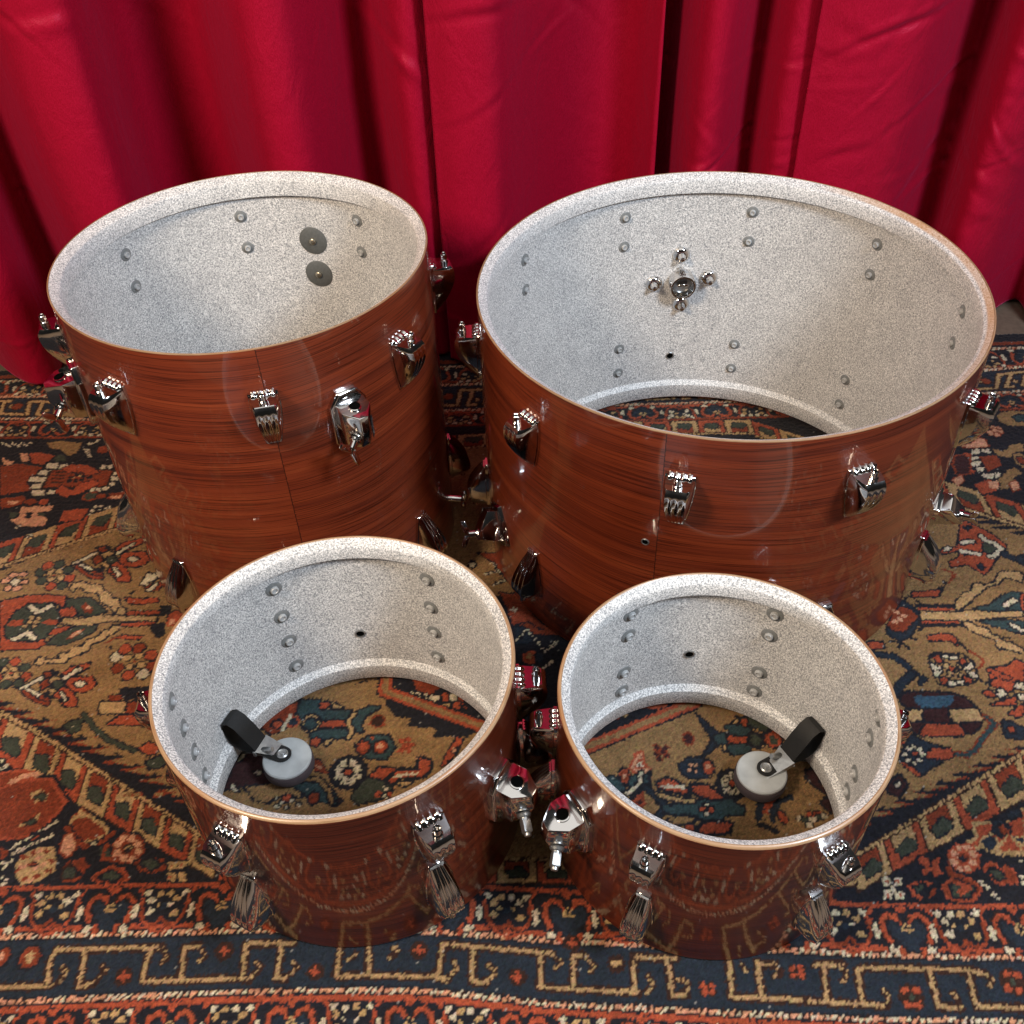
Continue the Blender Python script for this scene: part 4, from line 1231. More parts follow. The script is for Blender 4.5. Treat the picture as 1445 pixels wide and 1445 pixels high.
B k -855 1324 8 7.5 b 10 2.6
L y 5.5 b 2.6 -832,1304 -840,1337 -785,1335
L y 5.5 b 2.6 -819,1337 -817,1304 -806,1303
L y 5.5 b 2.6 -794,1336 -790,1303 -747,1298
L y 5.5 - 2.2 -832,1304 -840,1337 -785,1335
L y 5.5 - 2.2 -819,1337 -817,1304 -806,1303
L y 5.5 - 2.2 -794,1336 -790,1303 -747,1298
B y -805 1315 3.4 3.7 b 10 2.6
B y -779 1321 3.4 3.8 b 10 2.6
B k -769 1320 8 7.5 b 10 2.6
L y 5.5 b 2.6 -747,1298 -753,1332 -697,1327
L y 5.5 b 2.6 -732,1329 -731,1296 -719,1295
L y 5.5 b 2.6 -706,1327 -703,1293 -661,1291
L y 5.5 - 2.2 -747,1298 -753,1332 -697,1327
L y 5.5 - 2.2 -732,1329 -731,1296 -719,1295
L y 5.5 - 2.2 -706,1327 -703,1293 -661,1291
B y -718 1306 3.4 3.7 b 10 2.6
B y -692 1313 3.4 3.7 b 10 2.6
B k -682 1313 7.9 7.5 b 10 2.6
L y 5.5 b 2.6 -661,1291 -666,1326 -612,1326
L y 5.5 b 2.6 -646,1326 -645,1291 -634,1291
L y 5.5 b 2.6 -621,1326 -619,1290 -577,1289
L y 5.5 - 2.2 -661,1291 -666,1326 -612,1326
L y 5.5 - 2.2 -646,1326 -645,1291 -634,1291
L y 5.5 - 2.2 -621,1326 -619,1290 -577,1289
B y -633 1303 3.4 3.7 b 10 2.6
B y -608 1311 3.4 3.7 b 10 2.6
B k -598 1311 7.9 7.5 b 10 2.6
L y 5.5 b 2.6 -577,1289 -581,1325 -527,1325
L y 5.5 b 2.6 -561,1325 -561,1289 -550,1289
L y 5.5 b 2.6 -536,1325 -535,1288 -493,1288
L y 5.5 - 2.2 -577,1289 -581,1325 -527,1325
L y 5.5 - 2.2 -561,1325 -561,1289 -550,1289
L y 5.5 - 2.2 -536,1325 -535,1288 -493,1288
B y -549 1301 3.4 3.7 b 10 2.6
B y -523 1310 3.4 3.7 b 10 2.6
B k -513 1310 7.9 7.5 b 10 2.6
L y 5.5 b 2.6 -493,1288 -496,1325 -442,1324
L y 5.5 b 2.6 -476,1324 -477,1287 -466,1287
L y 5.5 b 2.6 -451,1324 -451,1287 -409,1286
L y 5.5 - 2.2 -493,1288 -496,1325 -442,1324
L y 5.5 - 2.2 -476,1324 -477,1287 -466,1287
L y 5.5 - 2.2 -451,1324 -451,1287 -409,1286
B y -464 1300 3.3 3.7 b 10 2.6
B y -438 1309 3.4 3.7 b 10 2.6
B k -428 1309 7.8 7.4 b 10 2.6
L y 5.5 b 2.6 -409,1286 -411,1324 -357,1323
L y 5.5 b 2.6 -391,1323 -394,1285 -383,1285
L y 5.5 b 2.6 -366,1323 -367,1285 -326,1284
L y 5.5 - 2.2 -409,1286 -411,1324 -357,1323
L y 5.5 - 2.2 -391,1323 -394,1285 -383,1285
L y 5.5 - 2.2 -366,1323 -367,1285 -326,1284
B y -380 1298 3.3 3.7 b 10 2.6
B y -354 1308 3.4 3.7 b 10 2.6
B k -344 1307 7.8 7.4 b 10 2.6
L y 5.5 b 2.6 -326,1284 -326,1323 -272,1322
L y 5.5 b 2.6 -306,1322 -310,1284 -299,1284
L y 5.5 b 2.6 -281,1322 -284,1283 -242,1282
L y 5.5 - 2.2 -326,1284 -326,1323 -272,1322
L y 5.5 - 2.2 -306,1322 -310,1284 -299,1284
L y 5.5 - 2.2 -281,1322 -284,1283 -242,1282
B y -296 1297 3.3 3.7 b 10 2.6
B y -270 1306 3.3 3.7 b 10 2.6
B k -260 1306 7.8 7.4 b 10 2.6
L y 5.5 b 2.6 -242,1282 -241,1322 -188,1321
L y 5.5 b 2.6 -221,1321 -227,1282 -216,1282
L y 5.5 b 2.6 -196,1321 -200,1282 -159,1282
L y 5.5 - 2.2 -242,1282 -241,1322 -188,1321
L y 5.5 - 2.2 -221,1321 -227,1282 -216,1282
L y 5.5 - 2.2 -196,1321 -200,1282 -159,1282
B y -212 1295 3.3 3.7 b 10 2.6
B y -185 1305 3.3 3.7 b 10 2.6
B k -176 1305 7.8 7.4 b 10 2.6
L y 5.5 b 2.6 -159,1282 -156,1321 -103,1321
L y 5.5 b 2.6 -136,1321 -144,1282 -133,1282
L y 5.5 b 2.6 -112,1321 -117,1282 -76,1281
L y 5.5 - 2.2 -159,1282 -156,1321 -103,1321
L y 5.5 - 2.2 -136,1321 -144,1282 -133,1282
L y 5.5 - 2.2 -112,1321 -117,1282 -76,1281
B y -129 1295 3.3 3.7 b 10 2.6
B y -101 1305 3.3 3.7 b 10 2.6
B k -91 1305 7.8 7.4 b 10 2.6
L y 5.5 b 2.6 -76,1281 -72,1320 -18,1320
L y 5.5 b 2.6 -52,1320 -60,1281 -49,1281
L y 5.5 b 2.6 -27,1320 -34,1281 8,1281
L y 5.5 - 2.2 -76,1281 -72,1320 -18,1320
L y 5.5 - 2.2 -52,1320 -60,1281 -49,1281
L y 5.5 - 2.2 -27,1320 -34,1281 8,1281
B y -45 1294 3.3 3.7 b 10 2.6
B y -17 1304 3.3 3.7 b 10 2.6
B k -7 1304 7.7 7.4 b 10 2.6
L y 5.5 b 2.6 8,1281 13,1319 66,1319
L y 5.5 b 2.6 33,1319 23,1281 34,1281
L y 5.5 b 2.6 58,1319 49,1280 91,1280
L y 5.5 - 2.2 8,1281 13,1319 66,1319
L y 5.5 - 2.2 33,1319 23,1281 34,1281
L y 5.5 - 2.2 58,1319 49,1280 91,1280
B y 39 1294 3.3 3.7 b 10 2.6
B y 67 1303 3.3 3.7 b 10 2.6
B k 77 1303 7.7 7.4 b 10 2.6
L y 5.5 b 2.6 91,1280 98,1318 151,1317
L y 5.5 b 2.6 118,1318 106,1280 117,1280
L y 5.5 b 2.6 142,1317 132,1280 174,1279
L y 5.5 - 2.2 91,1280 98,1318 151,1317
L y 5.5 - 2.2 118,1318 106,1280 117,1280
L y 5.5 - 2.2 142,1317 132,1280 174,1279
B y 122 1293 3.3 3.7 b 10 2.6
B y 151 1302 3.3 3.7 b 10 2.6
B k 161 1302 7.7 7.4 b 10 2.6
L y 5.5 b 2.6 174,1279 182,1317 235,1316
L y 5.5 b 2.6 202,1316 189,1279 200,1279
L y 5.5 b 2.6 226,1316 215,1279 257,1278
L y 5.5 - 2.2 174,1279 182,1317 235,1316
L y 5.5 - 2.2 202,1316 189,1279 200,1279
L y 5.5 - 2.2 226,1316 215,1279 257,1278
B y 206 1292 3.3 3.7 b 10 2.6
B y 235 1301 3.3 3.7 b 10 2.6
B k 244 1301 7.7 7.4 b 10 2.6
L y 5.5 b 2.6 257,1278 266,1315 320,1314
L y 5.5 b 2.6 286,1315 272,1278 283,1278
L y 5.5 b 2.6 311,1314 298,1278 340,1277
L y 5.5 - 2.2 257,1278 266,1315 320,1314
L y 5.5 - 2.2 286,1315 272,1278 283,1278
L y 5.5 - 2.2 311,1314 298,1278 340,1277
B y 289 1290 3.3 3.7 b 10 2.6
B y 318 1299 3.3 3.7 b 10 2.6
B k 328 1299 7.6 7.4 b 10 2.6
L y 5.5 b 2.6 340,1277 351,1313 404,1312
L y 5.5 b 2.6 370,1313 355,1277 366,1277
L y 5.5 b 2.6 395,1313 381,1276 423,1276
L y 5.5 - 2.2 340,1277 351,1313 404,1312
L y 5.5 - 2.2 370,1313 355,1277 366,1277
L y 5.5 - 2.2 395,1313 381,1276 423,1276
B y 373 1289 3.3 3.7 b 10 2.6
B y 402 1298 3.3 3.7 b 10 2.6
B k 412 1298 7.6 7.4 b 10 2.6
L y 5.5 b 2.6 423,1276 435,1312 488,1311
L y 5.5 b 2.6 454,1311 438,1276 449,1276
L y 5.5 b 2.6 479,1311 464,1275 505,1275
L y 5.5 - 2.2 423,1276 435,1312 488,1311
L y 5.5 - 2.2 454,1311 438,1276 449,1276
L y 5.5 - 2.2 479,1311 464,1275 505,1275
B y 456 1288 3.2 3.7 b 10 2.6
B y 485 1297 3.3 3.7 b 10 2.6
B k 495 1296 7.6 7.4 b 10 2.6
L y 5.5 b 2.6 505,1275 519,1310 572,1309
L y 5.5 b 2.6 538,1310 521,1275 531,1275
L y 5.5 b 2.6 563,1309 547,1274 588,1274
L y 5.5 - 2.2 505,1275 519,1310 572,1309
L y 5.5 - 2.2 538,1310 521,1275 531,1275
L y 5.5 - 2.2 563,1309 547,1274 588,1274
B y 539 1287 3.2 3.7 b 10 2.6
B y 569 1295 3.2 3.7 b 10 2.6
B k 579 1295 7.6 7.4 b 10 2.6
L y 5.5 b 2.6 588,1274 602,1309 655,1308
L y 5.5 b 2.6 622,1308 603,1274 614,1274
L y 5.5 b 2.6 647,1308 629,1273 671,1273
L y 5.5 - 2.2 588,1274 602,1309 655,1308
L y 5.5 - 2.2 622,1308 603,1274 614,1274
L y 5.5 - 2.2 647,1308 629,1273 671,1273
B y 622 1285 3.2 3.7 b 10 2.6
B y 652 1294 3.2 3.7 b 10 2.6
B k 662 1294 7.6 7.3 b 10 2.6
L y 5.5 b 2.6 671,1273 686,1307 739,1306
L y 5.5 b 2.6 706,1307 686,1273 697,1273
L y 5.5 b 2.6 730,1306 712,1273 754,1274
L y 5.5 - 2.2 671,1273 686,1307 739,1306
L y 5.5 - 2.2 706,1307 686,1273 697,1273
L y 5.5 - 2.2 730,1306 712,1273 754,1274
B y 705 1284 3.2 3.6 b 10 2.6
B y 735 1293 3.2 3.7 b 10 2.6
B k 745 1293 7.5 7.3 b 10 2.6
L y 5.5 b 2.6 754,1274 771,1309 827,1316
L y 5.5 b 2.6 792,1313 770,1276 781,1277
L y 5.5 b 2.6 818,1316 797,1279 839,1278
L y 5.5 - 2.2 754,1274 771,1309 827,1316
L y 5.5 - 2.2 792,1313 770,1276 781,1277
L y 5.5 - 2.2 818,1316 797,1279 839,1278
B y 790 1290 3.2 3.7 b 10 2.6
B y 822 1301 3.2 3.7 b 10 2.6
B k 832 1301 7.5 7.4 b 10 2.6
L y 5.5 b 2.6 839,1278 858,1316 912,1316
L y 5.5 b 2.6 878,1316 854,1278 865,1278
L y 5.5 b 2.6 903,1316 880,1278 921,1278
L y 5.5 - 2.2 839,1278 858,1316 912,1316
L y 5.5 - 2.2 878,1316 854,1278 865,1278
L y 5.5 - 2.2 903,1316 880,1278 921,1278
B y 874 1291 3.2 3.7 b 10 2.6
B y 906 1301 3.2 3.7 b 10 2.6
B k 916 1301 7.5 7.4 b 10 2.6
L y 5.5 b 2.6 921,1278 943,1316 996,1316
L y 5.5 b 2.6 963,1316 937,1278 948,1278
L y 5.5 b 2.6 987,1316 963,1278 1004,1277
L y 5.5 - 2.2 921,1278 943,1316 996,1316
L y 5.5 - 2.2 963,1316 937,1278 948,1278
L y 5.5 - 2.2 987,1316 963,1278 1004,1277
B y 958 1291 3.2 3.7 b 10 2.6
B y 990 1301 3.2 3.7 b 10 2.6
B k 1000 1301 7.5 7.4 b 10 2.6
L y 5.5 b 2.6 1004,1277 1027,1316 1081,1317
L y 5.5 b 2.6 1047,1316 1019,1277 1030,1277
L y 5.5 b 2.6 1072,1317 1046,1277 1087,1277
L y 5.5 - 2.2 1004,1277 1027,1316 1081,1317
L y 5.5 - 2.2 1047,1316 1019,1277 1030,1277
L y 5.5 - 2.2 1072,1317 1046,1277 1087,1277
B y 1041 1291 3.2 3.7 b 10 2.6
B y 1074 1301 3.2 3.7 b 10 2.6
B k 1084 1301 7.5 7.4 b 10 2.6
"""
PAL = {'n': (0.0085, 0.0090, 0.0135), 'd': (0.0115, 0.0175, 0.0270), 'c': (0.205, 0.117, 0.049), 'y': (0.33, 0.205, 0.092), 'r': (0.262, 0.050, 0.022),
       'k': (0.165, 0.030, 0.012), 'w': (0.44, 0.37, 0.255), 'b': (0.026, 0.0105, 0.0075), 'g': (0.034, 0.040, 0.028), 'p': (0.45, 0.215, 0.125),
       'l': (0.030, 0.066, 0.100), 'm': (0.030, 0.0095, 0.0105), 't': (0.022, 0.042, 0.045),
       'e': (0.285, 0.180, 0.085)}
KEYS = list(PAL)
PITCHMM = 2.0
GX0, GX1, GY0, GY1 = -1120, 1140, 250, 1424
NX, NY = int((GX1 - GX0) / PITCHMM), int((GY1 - GY0) / PITCHMM)
gx = GX0 + (np.arange(NX) + 0.5) * PITCHMM
gy = GY0 + (np.arange(NY) + 0.5) * PITCHMM
# hand knotting wanders a little: each row and column is shifted by a slow wave plus a knot's jitter
jx = RNG.normal(0, 0.55, (NY, NX))
jy = RNG.normal(0, 0.55, (NY, NX))
SX = gx[None, :] + jx
SY = gy[:, None] + jy
IDX = np.zeros((NY, NX), np.uint8)


def box(x0, x1, y0, y1):
    i0, i1 = max(0, int((x0 - GX0) / PITCHMM) - 1), min(NX, int((x1 - GX0) / PITCHMM) + 2)
    j0, j1 = max(0, int((y0 - GY0) / PITCHMM) - 1), min(NY, int((y1 - GY0) / PITCHMM) + 2)
    return (slice(j0, j1), slice(i0, i1)) if i1 > i0 and j1 > j0 else None


def fill(c, pts):
    a = np.array(pts, float)
    s = box(a[:, 0].min(), a[:, 0].max(), a[:, 1].min(), a[:, 1].max())
    if s is None:
        return
    X, Y = SX[s], SY[s]
    ins = np.zeros(X.shape, bool)
    n = len(a)
    for i in range(n):
        x1, y1 = a[i]
        x2, y2 = a[(i + 1) % n]
        if y1 == y2:
            continue
        ins ^= ((y1 > Y) != (y2 > Y)) & (X < (x2 - x1) * (Y - y1) / (y2 - y1) + x1)
    IDX[s][ins] = KEYS.index(c)


def line(c, w, pts):
    h = w / 2
    for (x1, y1), (x2, y2) in zip(pts[:-1], pts[1:]):
        s = box(min(x1, x2) - h, max(x1, x2) + h, min(y1, y2) - h, max(y1, y2) + h)
        if s is None:
            continue
        X, Y = SX[s], SY[s]
        dx, dy = x2 - x1, y2 - y1
        L = dx * dx + dy * dy or 1e-9
        t = np.clip(((X - x1) * dx + (Y - y1) * dy) / L, 0, 1)
        IDX[s][(X - x1 - t * dx) ** 2 + (Y - y1 - t * dy) ** 2 < h * h] = KEYS.index(c)


def P(c, o, ow, pts):
    if o != '-':
        line(o, ow * 2, pts + [pts[0]])
    fill(c, pts)


def Ln(c, w, o, ow, pts):
    if o != '-':
        line(o, w + 2 * ow, pts)
    line(c, w, pts)


def blob(c, x, y, rx, ry, o='n', n=10, ow=2.6):
    P(c, o or '-', ow, [(x + rx * math.cos(2 * math.pi * i / n), y - ry * math.sin(2 * math.pi * i / n)) for i in range(n)])


def teeth(c, tip, n, L, side, base, pts):
    (ax, ay), (bx, by) = pts
    for i in range(n):
        t = (i + .5) / n
        x, y = ax + (bx - ax) * t, ay + (by - ay) * t
        h = abs(by - ay) / n * .51
        j = random.uniform(.8, 1.2)
        fill(tip, [(x - side * base, y - h), (x - side * base, y + h), (x + side * (L * j + 7), y + random.uniform(-.3, .3) * h)])
        fill(c, [(x - side * base, y - h), (x - side * base, y + h), (x + side * L * .8 * j, y)])


def cells(first, w0, w1, pts):
    n = len(pts) - 1

    def q(i, u, v):
        if u < 0 or u > 1:
            f = i + u
            i = min(max(int(f), 0), n - 1)
            u = f - i
        (x1, y1), (x2, y2) = pts[i], pts[i + 1]
        w = w0 + (w1 - w0) * (i + u) / n
        return (x1 + (x2 - x1) * u, y1 + (y2 - y1) * u - v * w)
    for i in range(n):
        a, b = ('y', 'k') if (i + first) % 2 == 0 else ('r', 'y')
        P(a, 'b', 1.6, [q(i, .03, -.98), q(i, .97, -.98), q(i, .97, .98), q(i, .03, .98)])
        P(b, 'b', 1.2, [q(i, .22, -.95), q(i, .78, -.95), q(i, .8, 0), q(i, .2, 0)])
        P('g', 'n', 1.5, [q(i, .24, -.1), q(i, .6, -.45), q(i, .78, .1), q(i, .74, .5), q(i, .3, .5)])
    m = n * 7
    for k in range(m):
        u = k / 7
        P('y', 'b', .8, [q(0, u, -1.22), q(0, u + .10, -1.36), q(0, u + .19, -1.16), q(0, u + .09, -1.02)])


def along(pts):
    a = np.array(pts, float)
    return lambda x: float(np.interp(x, a[:, 0], a[:, 1]))


def barber(step, h, pts):
    f = along(pts)
    x = pts[0][0]
    line('p', h * 1.7, pts)
    while x < pts[-1][0]:
        y = f(x)
        a = step * random.uniform(.75, 1.0)
        fill('w' if random.random() < .5 else 'p', [(x - a * .5, y - h), (x + a * .2, y + h), (x + a * .8, y + h), (x + a * .1, y - h)])
        line('b', 1.5, [(x + a * .35, y - h * 1.2), (x + a * 1.0, y + h * 1.2)])
        x += step


def flowers(flip, k, fl, tu, p0, p1):
    f0, f1 = along(p0), along(p1)

    def q(x, v):
        v = 1 - v if flip else v
        return (x, f0(x) + (f1(x) - f0(x)) * v)

    def W(x, t):
        return [q(x + a * k, v) for a, v in t]
    for x in tu:
        for s in (-1, 1):
            Ln('r', 4.6, 'b', 1., W(x, [(s * 26, .72), (s * 32, .5), (s * 30, .3), (s * 21, .2), (s * 11, .24), (s * 8, .36)]))
        P('d', 'n', 1.4, W(x, [(-24, .42), (-16, .3), (-8, .42), (0, .55), (8, .4), (17, .3), (26, .45), (22, .65), (12, .72), (9, .9), (-7, .9), (-12, .72), (-22, .62)]))
        for a, v in [(-4, .44), (4, .42), (0, .38), (0, .52), (6, .5), (-5, .51)]:
            blob('y', *q(x + a * k, v), 3.2 * k, 2.6 * k, None, 5)
        for s in (-1, 1):
            Ln('r', 3.6, '-', 0, W(x, [(s * 30, .6), (s * 26, .8), (s * 12, .97)]))
        P('r', 'n', .8, W(x, [(-10, .03), (10, .03), (3, .17), (-2, .18)]))
        for a in (-24, 26):
            P('w', 'n', 1.1, W(x, [(a - 7, .86), (a - 3, .78), (a + 3, .84), (a + 7, .82), (a + 4, .93), (a - 5, .94)]))
    for x in fl:
        Ln('k', 3.6, 'n', 1., W(x, [(-31, .35), (-30, .6), (-22, .8), (-8, .82), (0, .7), (8, .82), (22, .8), (30, .6), (31, .35)]))
        for s in (-1, 1):
            Ln('r', 3.2, '-', 0, W(x, [(s * 24, .75), (s * 12, .92), (0, 1.)]))
            Ln('r', 3.6, '-', 0, W(x, [(s * 38, .1), (s * 30, .22), (s * 34, .38)]))
        for a, v, s in [(-20, .32, 6.5), (-9, .2, 6.5), (5, .18, 6.5), (16, .3, 6.5), (-19, .56, 7), (17, .6, 7), (-9, .42, 4), (8, .42, 4)]:
            xx, yy = q(x + a * k, v)
            s *= k
            r = random.uniform(.85, 1.15)
            P('y' if random.random() < .75 else 'w', 'n', 1.1, [(xx - s * r, yy - 1), (xx - s * .4, yy + s * .75), (xx + s * .7, yy + s * .6 * r), (xx + s * .8 * r, yy - s * .5), (xx - s * .2, yy - s * .8)])
        blob('d', *q(x, .46), 6 * k, 5 * k, None, 6)
        for a in (-40, 38):
            P('w', 'n', 1.1, W(x, [(a - 3, .42), (a + 2, .36), (a + 5, .52), (a + 3, .68), (a - 2, .72), (a - 4, .58)]))
        for a in (-27, 26):
            P('w', 'n', 1.1, W(x, [(a - 6, .16), (a, .1), (a + 6, .14), (a + 2, .24), (a - 3, .24)]))


def hook(pts):
    for a, b in zip(pts[:-1], pts[1:]):
        for i in range(3):
            t = (i + .4) / 3
            blob('e', a[0] + (b[0] - a[0]) * t, a[1] + (b[1] - a[1]) * t, 2.1, 1.9, 'b', 6, 1.3)


def pts_of(words):
    return [tuple(float(v) for v in w.split(',')) for w in words]


for ln in RUG.strip().split('\n'):
    w = ln.split()
    k = w[0]
    if k == 'P':
        P(w[1], w[2], float(w[3]), pts_of(w[4:]))
    elif k == 'L':
        Ln(w[1], float(w[2]), w[3], float(w[4]), pts_of(w[5:]))
    elif k == 'B':
        blob(w[1], float(w[2]), float(w[3]), float(w[4]), float(w[5]), w[6], int(w[7]), float(w[8]))
    elif k == 'T':
        teeth(w[1], w[2], int(w[3]), float(w[4]), int(w[5]), float(w[6]), pts_of(w[7:]))
    elif k == 'D':
        cells(int(w[1]), float(w[2]), float(w[3]), pts_of(w[4:]))
    elif k == 'R':
        barber(float(w[1]), float(w[2]), pts_of(w[3:]))
    elif k == 'F':
        i = w.index('/')
        flowers(int(w[1]), float(w[2]), [float(v) for v in w[3].split(',')], [float(v) for v in w[4].split(',')], pts_of(w[5:i]), pts_of(w[i + 1:]))
    elif k == 'H':
        hook(pts_of(w[1:]))


def build_rug():
    pal = np.array([PAL[k] for k in KEYS])
    col = pal[IDX]
    # dye lots: rows drift in tone, knots differ, dark wool less
    row = np.convolve(RNG.normal(0, 1, NY + 30), np.ones(31) / 31, 'valid') * 0.45
    knot = RNG.normal(0, 0.17, (NY, NX))
    col = col * np.clip(1 + row[:, None, None] + knot[:, :, None], 0.45, 1.7)
    hue = RNG.normal(0, 0.05, (NY, NX, 3))
    col = np.clip(col * (1 + hue), 0, 1)
    # lint: pale fluff caught in the dark pile
    lint = RNG.random((NY, NX)) < 0.0016
    col[lint] = col[lint] * 0.4 + np.array([0.20, 0.19, 0.17])
    z = RNG.normal(-0.0009, 0.00055, (NY, NX))
    lum = col.sum(2)
    z -= np.where(lum < 0.06, 0.0006, 0.0)          # the corroded dark wool lies lower
    X, Y = np.meshgrid(gx / 1000, gy / 1000)
    edge = np.ones((NY, NX), bool)
    edge[1:-1, 1:-1] = False
    z[edge] = -0.0078
    v = np.stack([X, Y, np.minimum(z, -0.0001)], -1).reshape(-1, 3)
    i = np.arange(NY * NX).reshape(NY, NX)
    f = np.stack([i[:-1, :-1], i[:-1, 1:], i[1:, 1:], i[1:, :-1]], -1).reshape(-1, 4)
    me = bpy.data.meshes.new('rug')
    me.vertices.add(len(v))
    me.vertices.foreach_set('co', v.ravel())
    me.loops.add(f.size)
    me.loops.foreach_set('vertex_index', f.ravel())
    me.polygons.add(len(f))
    me.polygons.foreach_set('loop_start', np.arange(0, f.size, 4))
    me.polygons.foreach_set('use_smooth', np.ones(len(f), bool))
    me.update(calc_edges=True)
    a = me.attributes.new('wool', 'FLOAT_COLOR', 'POINT')
    a.data.foreach_set('color', np.concatenate([col, np.ones((NY, NX, 1))], -1).ravel())
    o = obj('rug', me, RUGM)
    tag(o, 'patterned oriental wool rug in camel, brick red and navy under the drums', 'rug')
    return o


build_rug()

# ------------------------------------------------------------------ floor, wall, curtains


def quad_box(bm, x0, x1, y0, y1, z0, z1):
    v = [bm.verts.new(p) for p in ((x0, y0, z0), (x1, y0, z0), (x1, y1, z0), (x0, y1, z0), (x0, y0, z1), (x1, y0, z1), (x1, y1, z1), (x0, y1, z1))]
    for f in ((0, 3, 2, 1), (4, 5, 6, 7), (0, 1, 5, 4), (1, 2, 6, 5), (2, 3, 7, 6), (3, 0, 4, 7)):
        bm.faces.new([v[i] for i in f])


bm = bmesh.new()
quad_box(bm, -2.6, 2.6, -1.6, 1.80, -0.06, -0.008)
o = obj('floor', bm, mat_plain('brown_floor', (0.16, 0.115, 0.080), 0.7, 0.3, 160.0))
o['kind'] = 'structure'
bm = bmesh.new()
quad_box(bm, -2.6, 2.6, 1.68, 1.80, -0.0079, 2.6)
o = obj('wall', bm, mat_plain('dark_wall', (0.05, 0.045, 0.042), 0.8))
o['kind'] = 'structure'


def gauss(a, s):
    k = np.exp(-0.5 * (np.arange(-3 * s, 3 * s + 1) / s) ** 2)
    return np.convolve(np.pad(a, 3 * s, mode='edge'), k / k.sum(), 'valid')


def hem_y(x):
    return 1.452 + 0.030 * x


def curtain(name, label, prof, seed, top=1.9, hem=0.004, wrinkle=1.0, lift=None):
    """one cloth panel; prof = (x, depth) along the rail, depth towards the wall"""
    rng = np.random.default_rng(seed)
    xs = np.array([p[0] for p in prof])
    ds = np.array([p[1] for p in prof])
    nu = int((xs[-1] - xs[0]) / 0.0028) + 2
    X = np.linspace(xs[0], xs[-1], nu)
    d0 = gauss(np.interp(X, xs, ds), 5)
    Z = np.concatenate([np.linspace(hem, 0.62, 150), np.linspace(0.635, top, 40)])
    nz = len(Z)
    G = np.zeros((nz, nu, 3))
    # soft sideways drift of the folds and shallow creases that differ per panel
    cr = np.zeros((nz, nu))
    for _ in range(int(26 * wrinkle)):
        cx, cz = rng.uniform(X[0], X[-1]), rng.uniform(0.0, 0.65)
        ang = rng.uniform(-1.1, 1.1)
        ln, wd, am = rng.uniform(.03, .12), rng.uniform(.004, .010), rng.uniform(-.0042, .0042)
        dx, dz = X[None, :] - cx, Z[:, None] - cz
        a = dx * math.cos(ang) + dz * math.sin(ang)
        b = -dx * math.sin(ang) + dz * math.cos(ang)
        b = b + a * a * rng.uniform(-3, 3)
        cr += am * np.exp(-(a / ln) ** 2) * (np.exp(-(b / wd) ** 2) - .6 * np.exp(-((b - wd * 1.6) / wd) ** 2))
    ph = rng.uniform(0, 6)
    for j, z in enumerate(Z):
        sh = 0.006 * math.sin(z * 5 + ph) * (1 - z / top)
        amp = 1.0 + 0.10 * math.sin(z * 4 + ph)
        d = np.interp(X - sh, X, d0) * amp
        G[j, :, 0] = X * (1.452 + d) / 1.452
        G[j, :, 1] = hem_y(X) + d + cr[j] + 0.004 * math.sin(ph + z * 9)
        G[j, :, 2] = z
        if z < 0.05:
            G[j, :, 2] = z + 0.004 * np.sin(X * 23 + ph) + (lift(X) if lift else 0) * (1 - z / 0.05)
    # hem: stitched fold shows as a thin ridge
    for j, z in enumerate(Z):
        G[j, :, 1] -= 0.0016 * math.exp(-((z - 0.085) / 0.0035) ** 2)
    me = bpy.data.meshes.new(name)
    v = G.reshape(-1, 3)
    i = np.arange(nz * nu).reshape(nz, nu)
    f = np.stack([i[:-1, :-1], i[:-1, 1:], i[1:, 1:], i[1:, :-1]], -1).reshape(-1, 4)
    me.from_pydata(v.tolist(), [], f.tolist())
    me.polygons.foreach_set('use_smooth', np.ones(len(f), bool))
    o = obj(name, me, SATIN)
    m = o.modifiers.new('cloth_thickness', 'SOLIDIFY')
    m.thickness = 0.0012
    m.offset = 1
    tag(o, label, 'curtain', 'red satin curtains behind the drums')
    return o


def px(t):
    return [(a / 1000, b / 1000 * 1.85) for a, b in t]


curtain('curtain', 'leftmost red satin curtain, in deep dark folds behind the floor tom', px([(-1500, 20), (-1380, -30), (-1290, -35), (-1230, 30), (-1150, 40), (-1120, -20), (-1020, -45), (-960, -20), (-920, 40), (-860, 45), (-830, -20), (-790, -40), (-740, -20), (-715, 35), (-690, 52), (-664, 50), (-655, -5), (-640, -32), (-600, -46), (-545, -40), (-524, -20), (-505, 35), (-480, 66), (-440, 78), (-390, 78), (-364, 70), (-352, 10), (-340, -30), (-310, -46), (-270, -44), (-240, -20), (-215, 12), (-190, 55), (-165, 62), (-150, 40), (-138, -8), (-118, -24), (-85, -14), (-76, 0)]), 3, wrinkle=0.5, lift=lambda x: np.clip((-x - 0.1) * 0.010, 0, 0.010))
curtain('curtain', 'red satin curtain whose left edge hangs straight down between the two large drums', px([(-90, -24), (-60, -42), (-20, -44), (15, -40), (32, -4), (62, 34), (88, 64), (150, 78), (195, 74), (214, 50), (222, 16), (230, 6)]), 5, wrinkle=0.9)
curtain('curtain', 'narrow red satin curtain with two slim folds, hanging above the bass drum', px([(205, 74), (240, 72), (255, 55), (268, 8), (290, -28), (325, -30), (345, -4), (358, 44), (374, 50), (386, 4), (400, -26), (430, -28), (455, -27), (476, -16), (500, 8)]), 8, wrinkle=0.6)
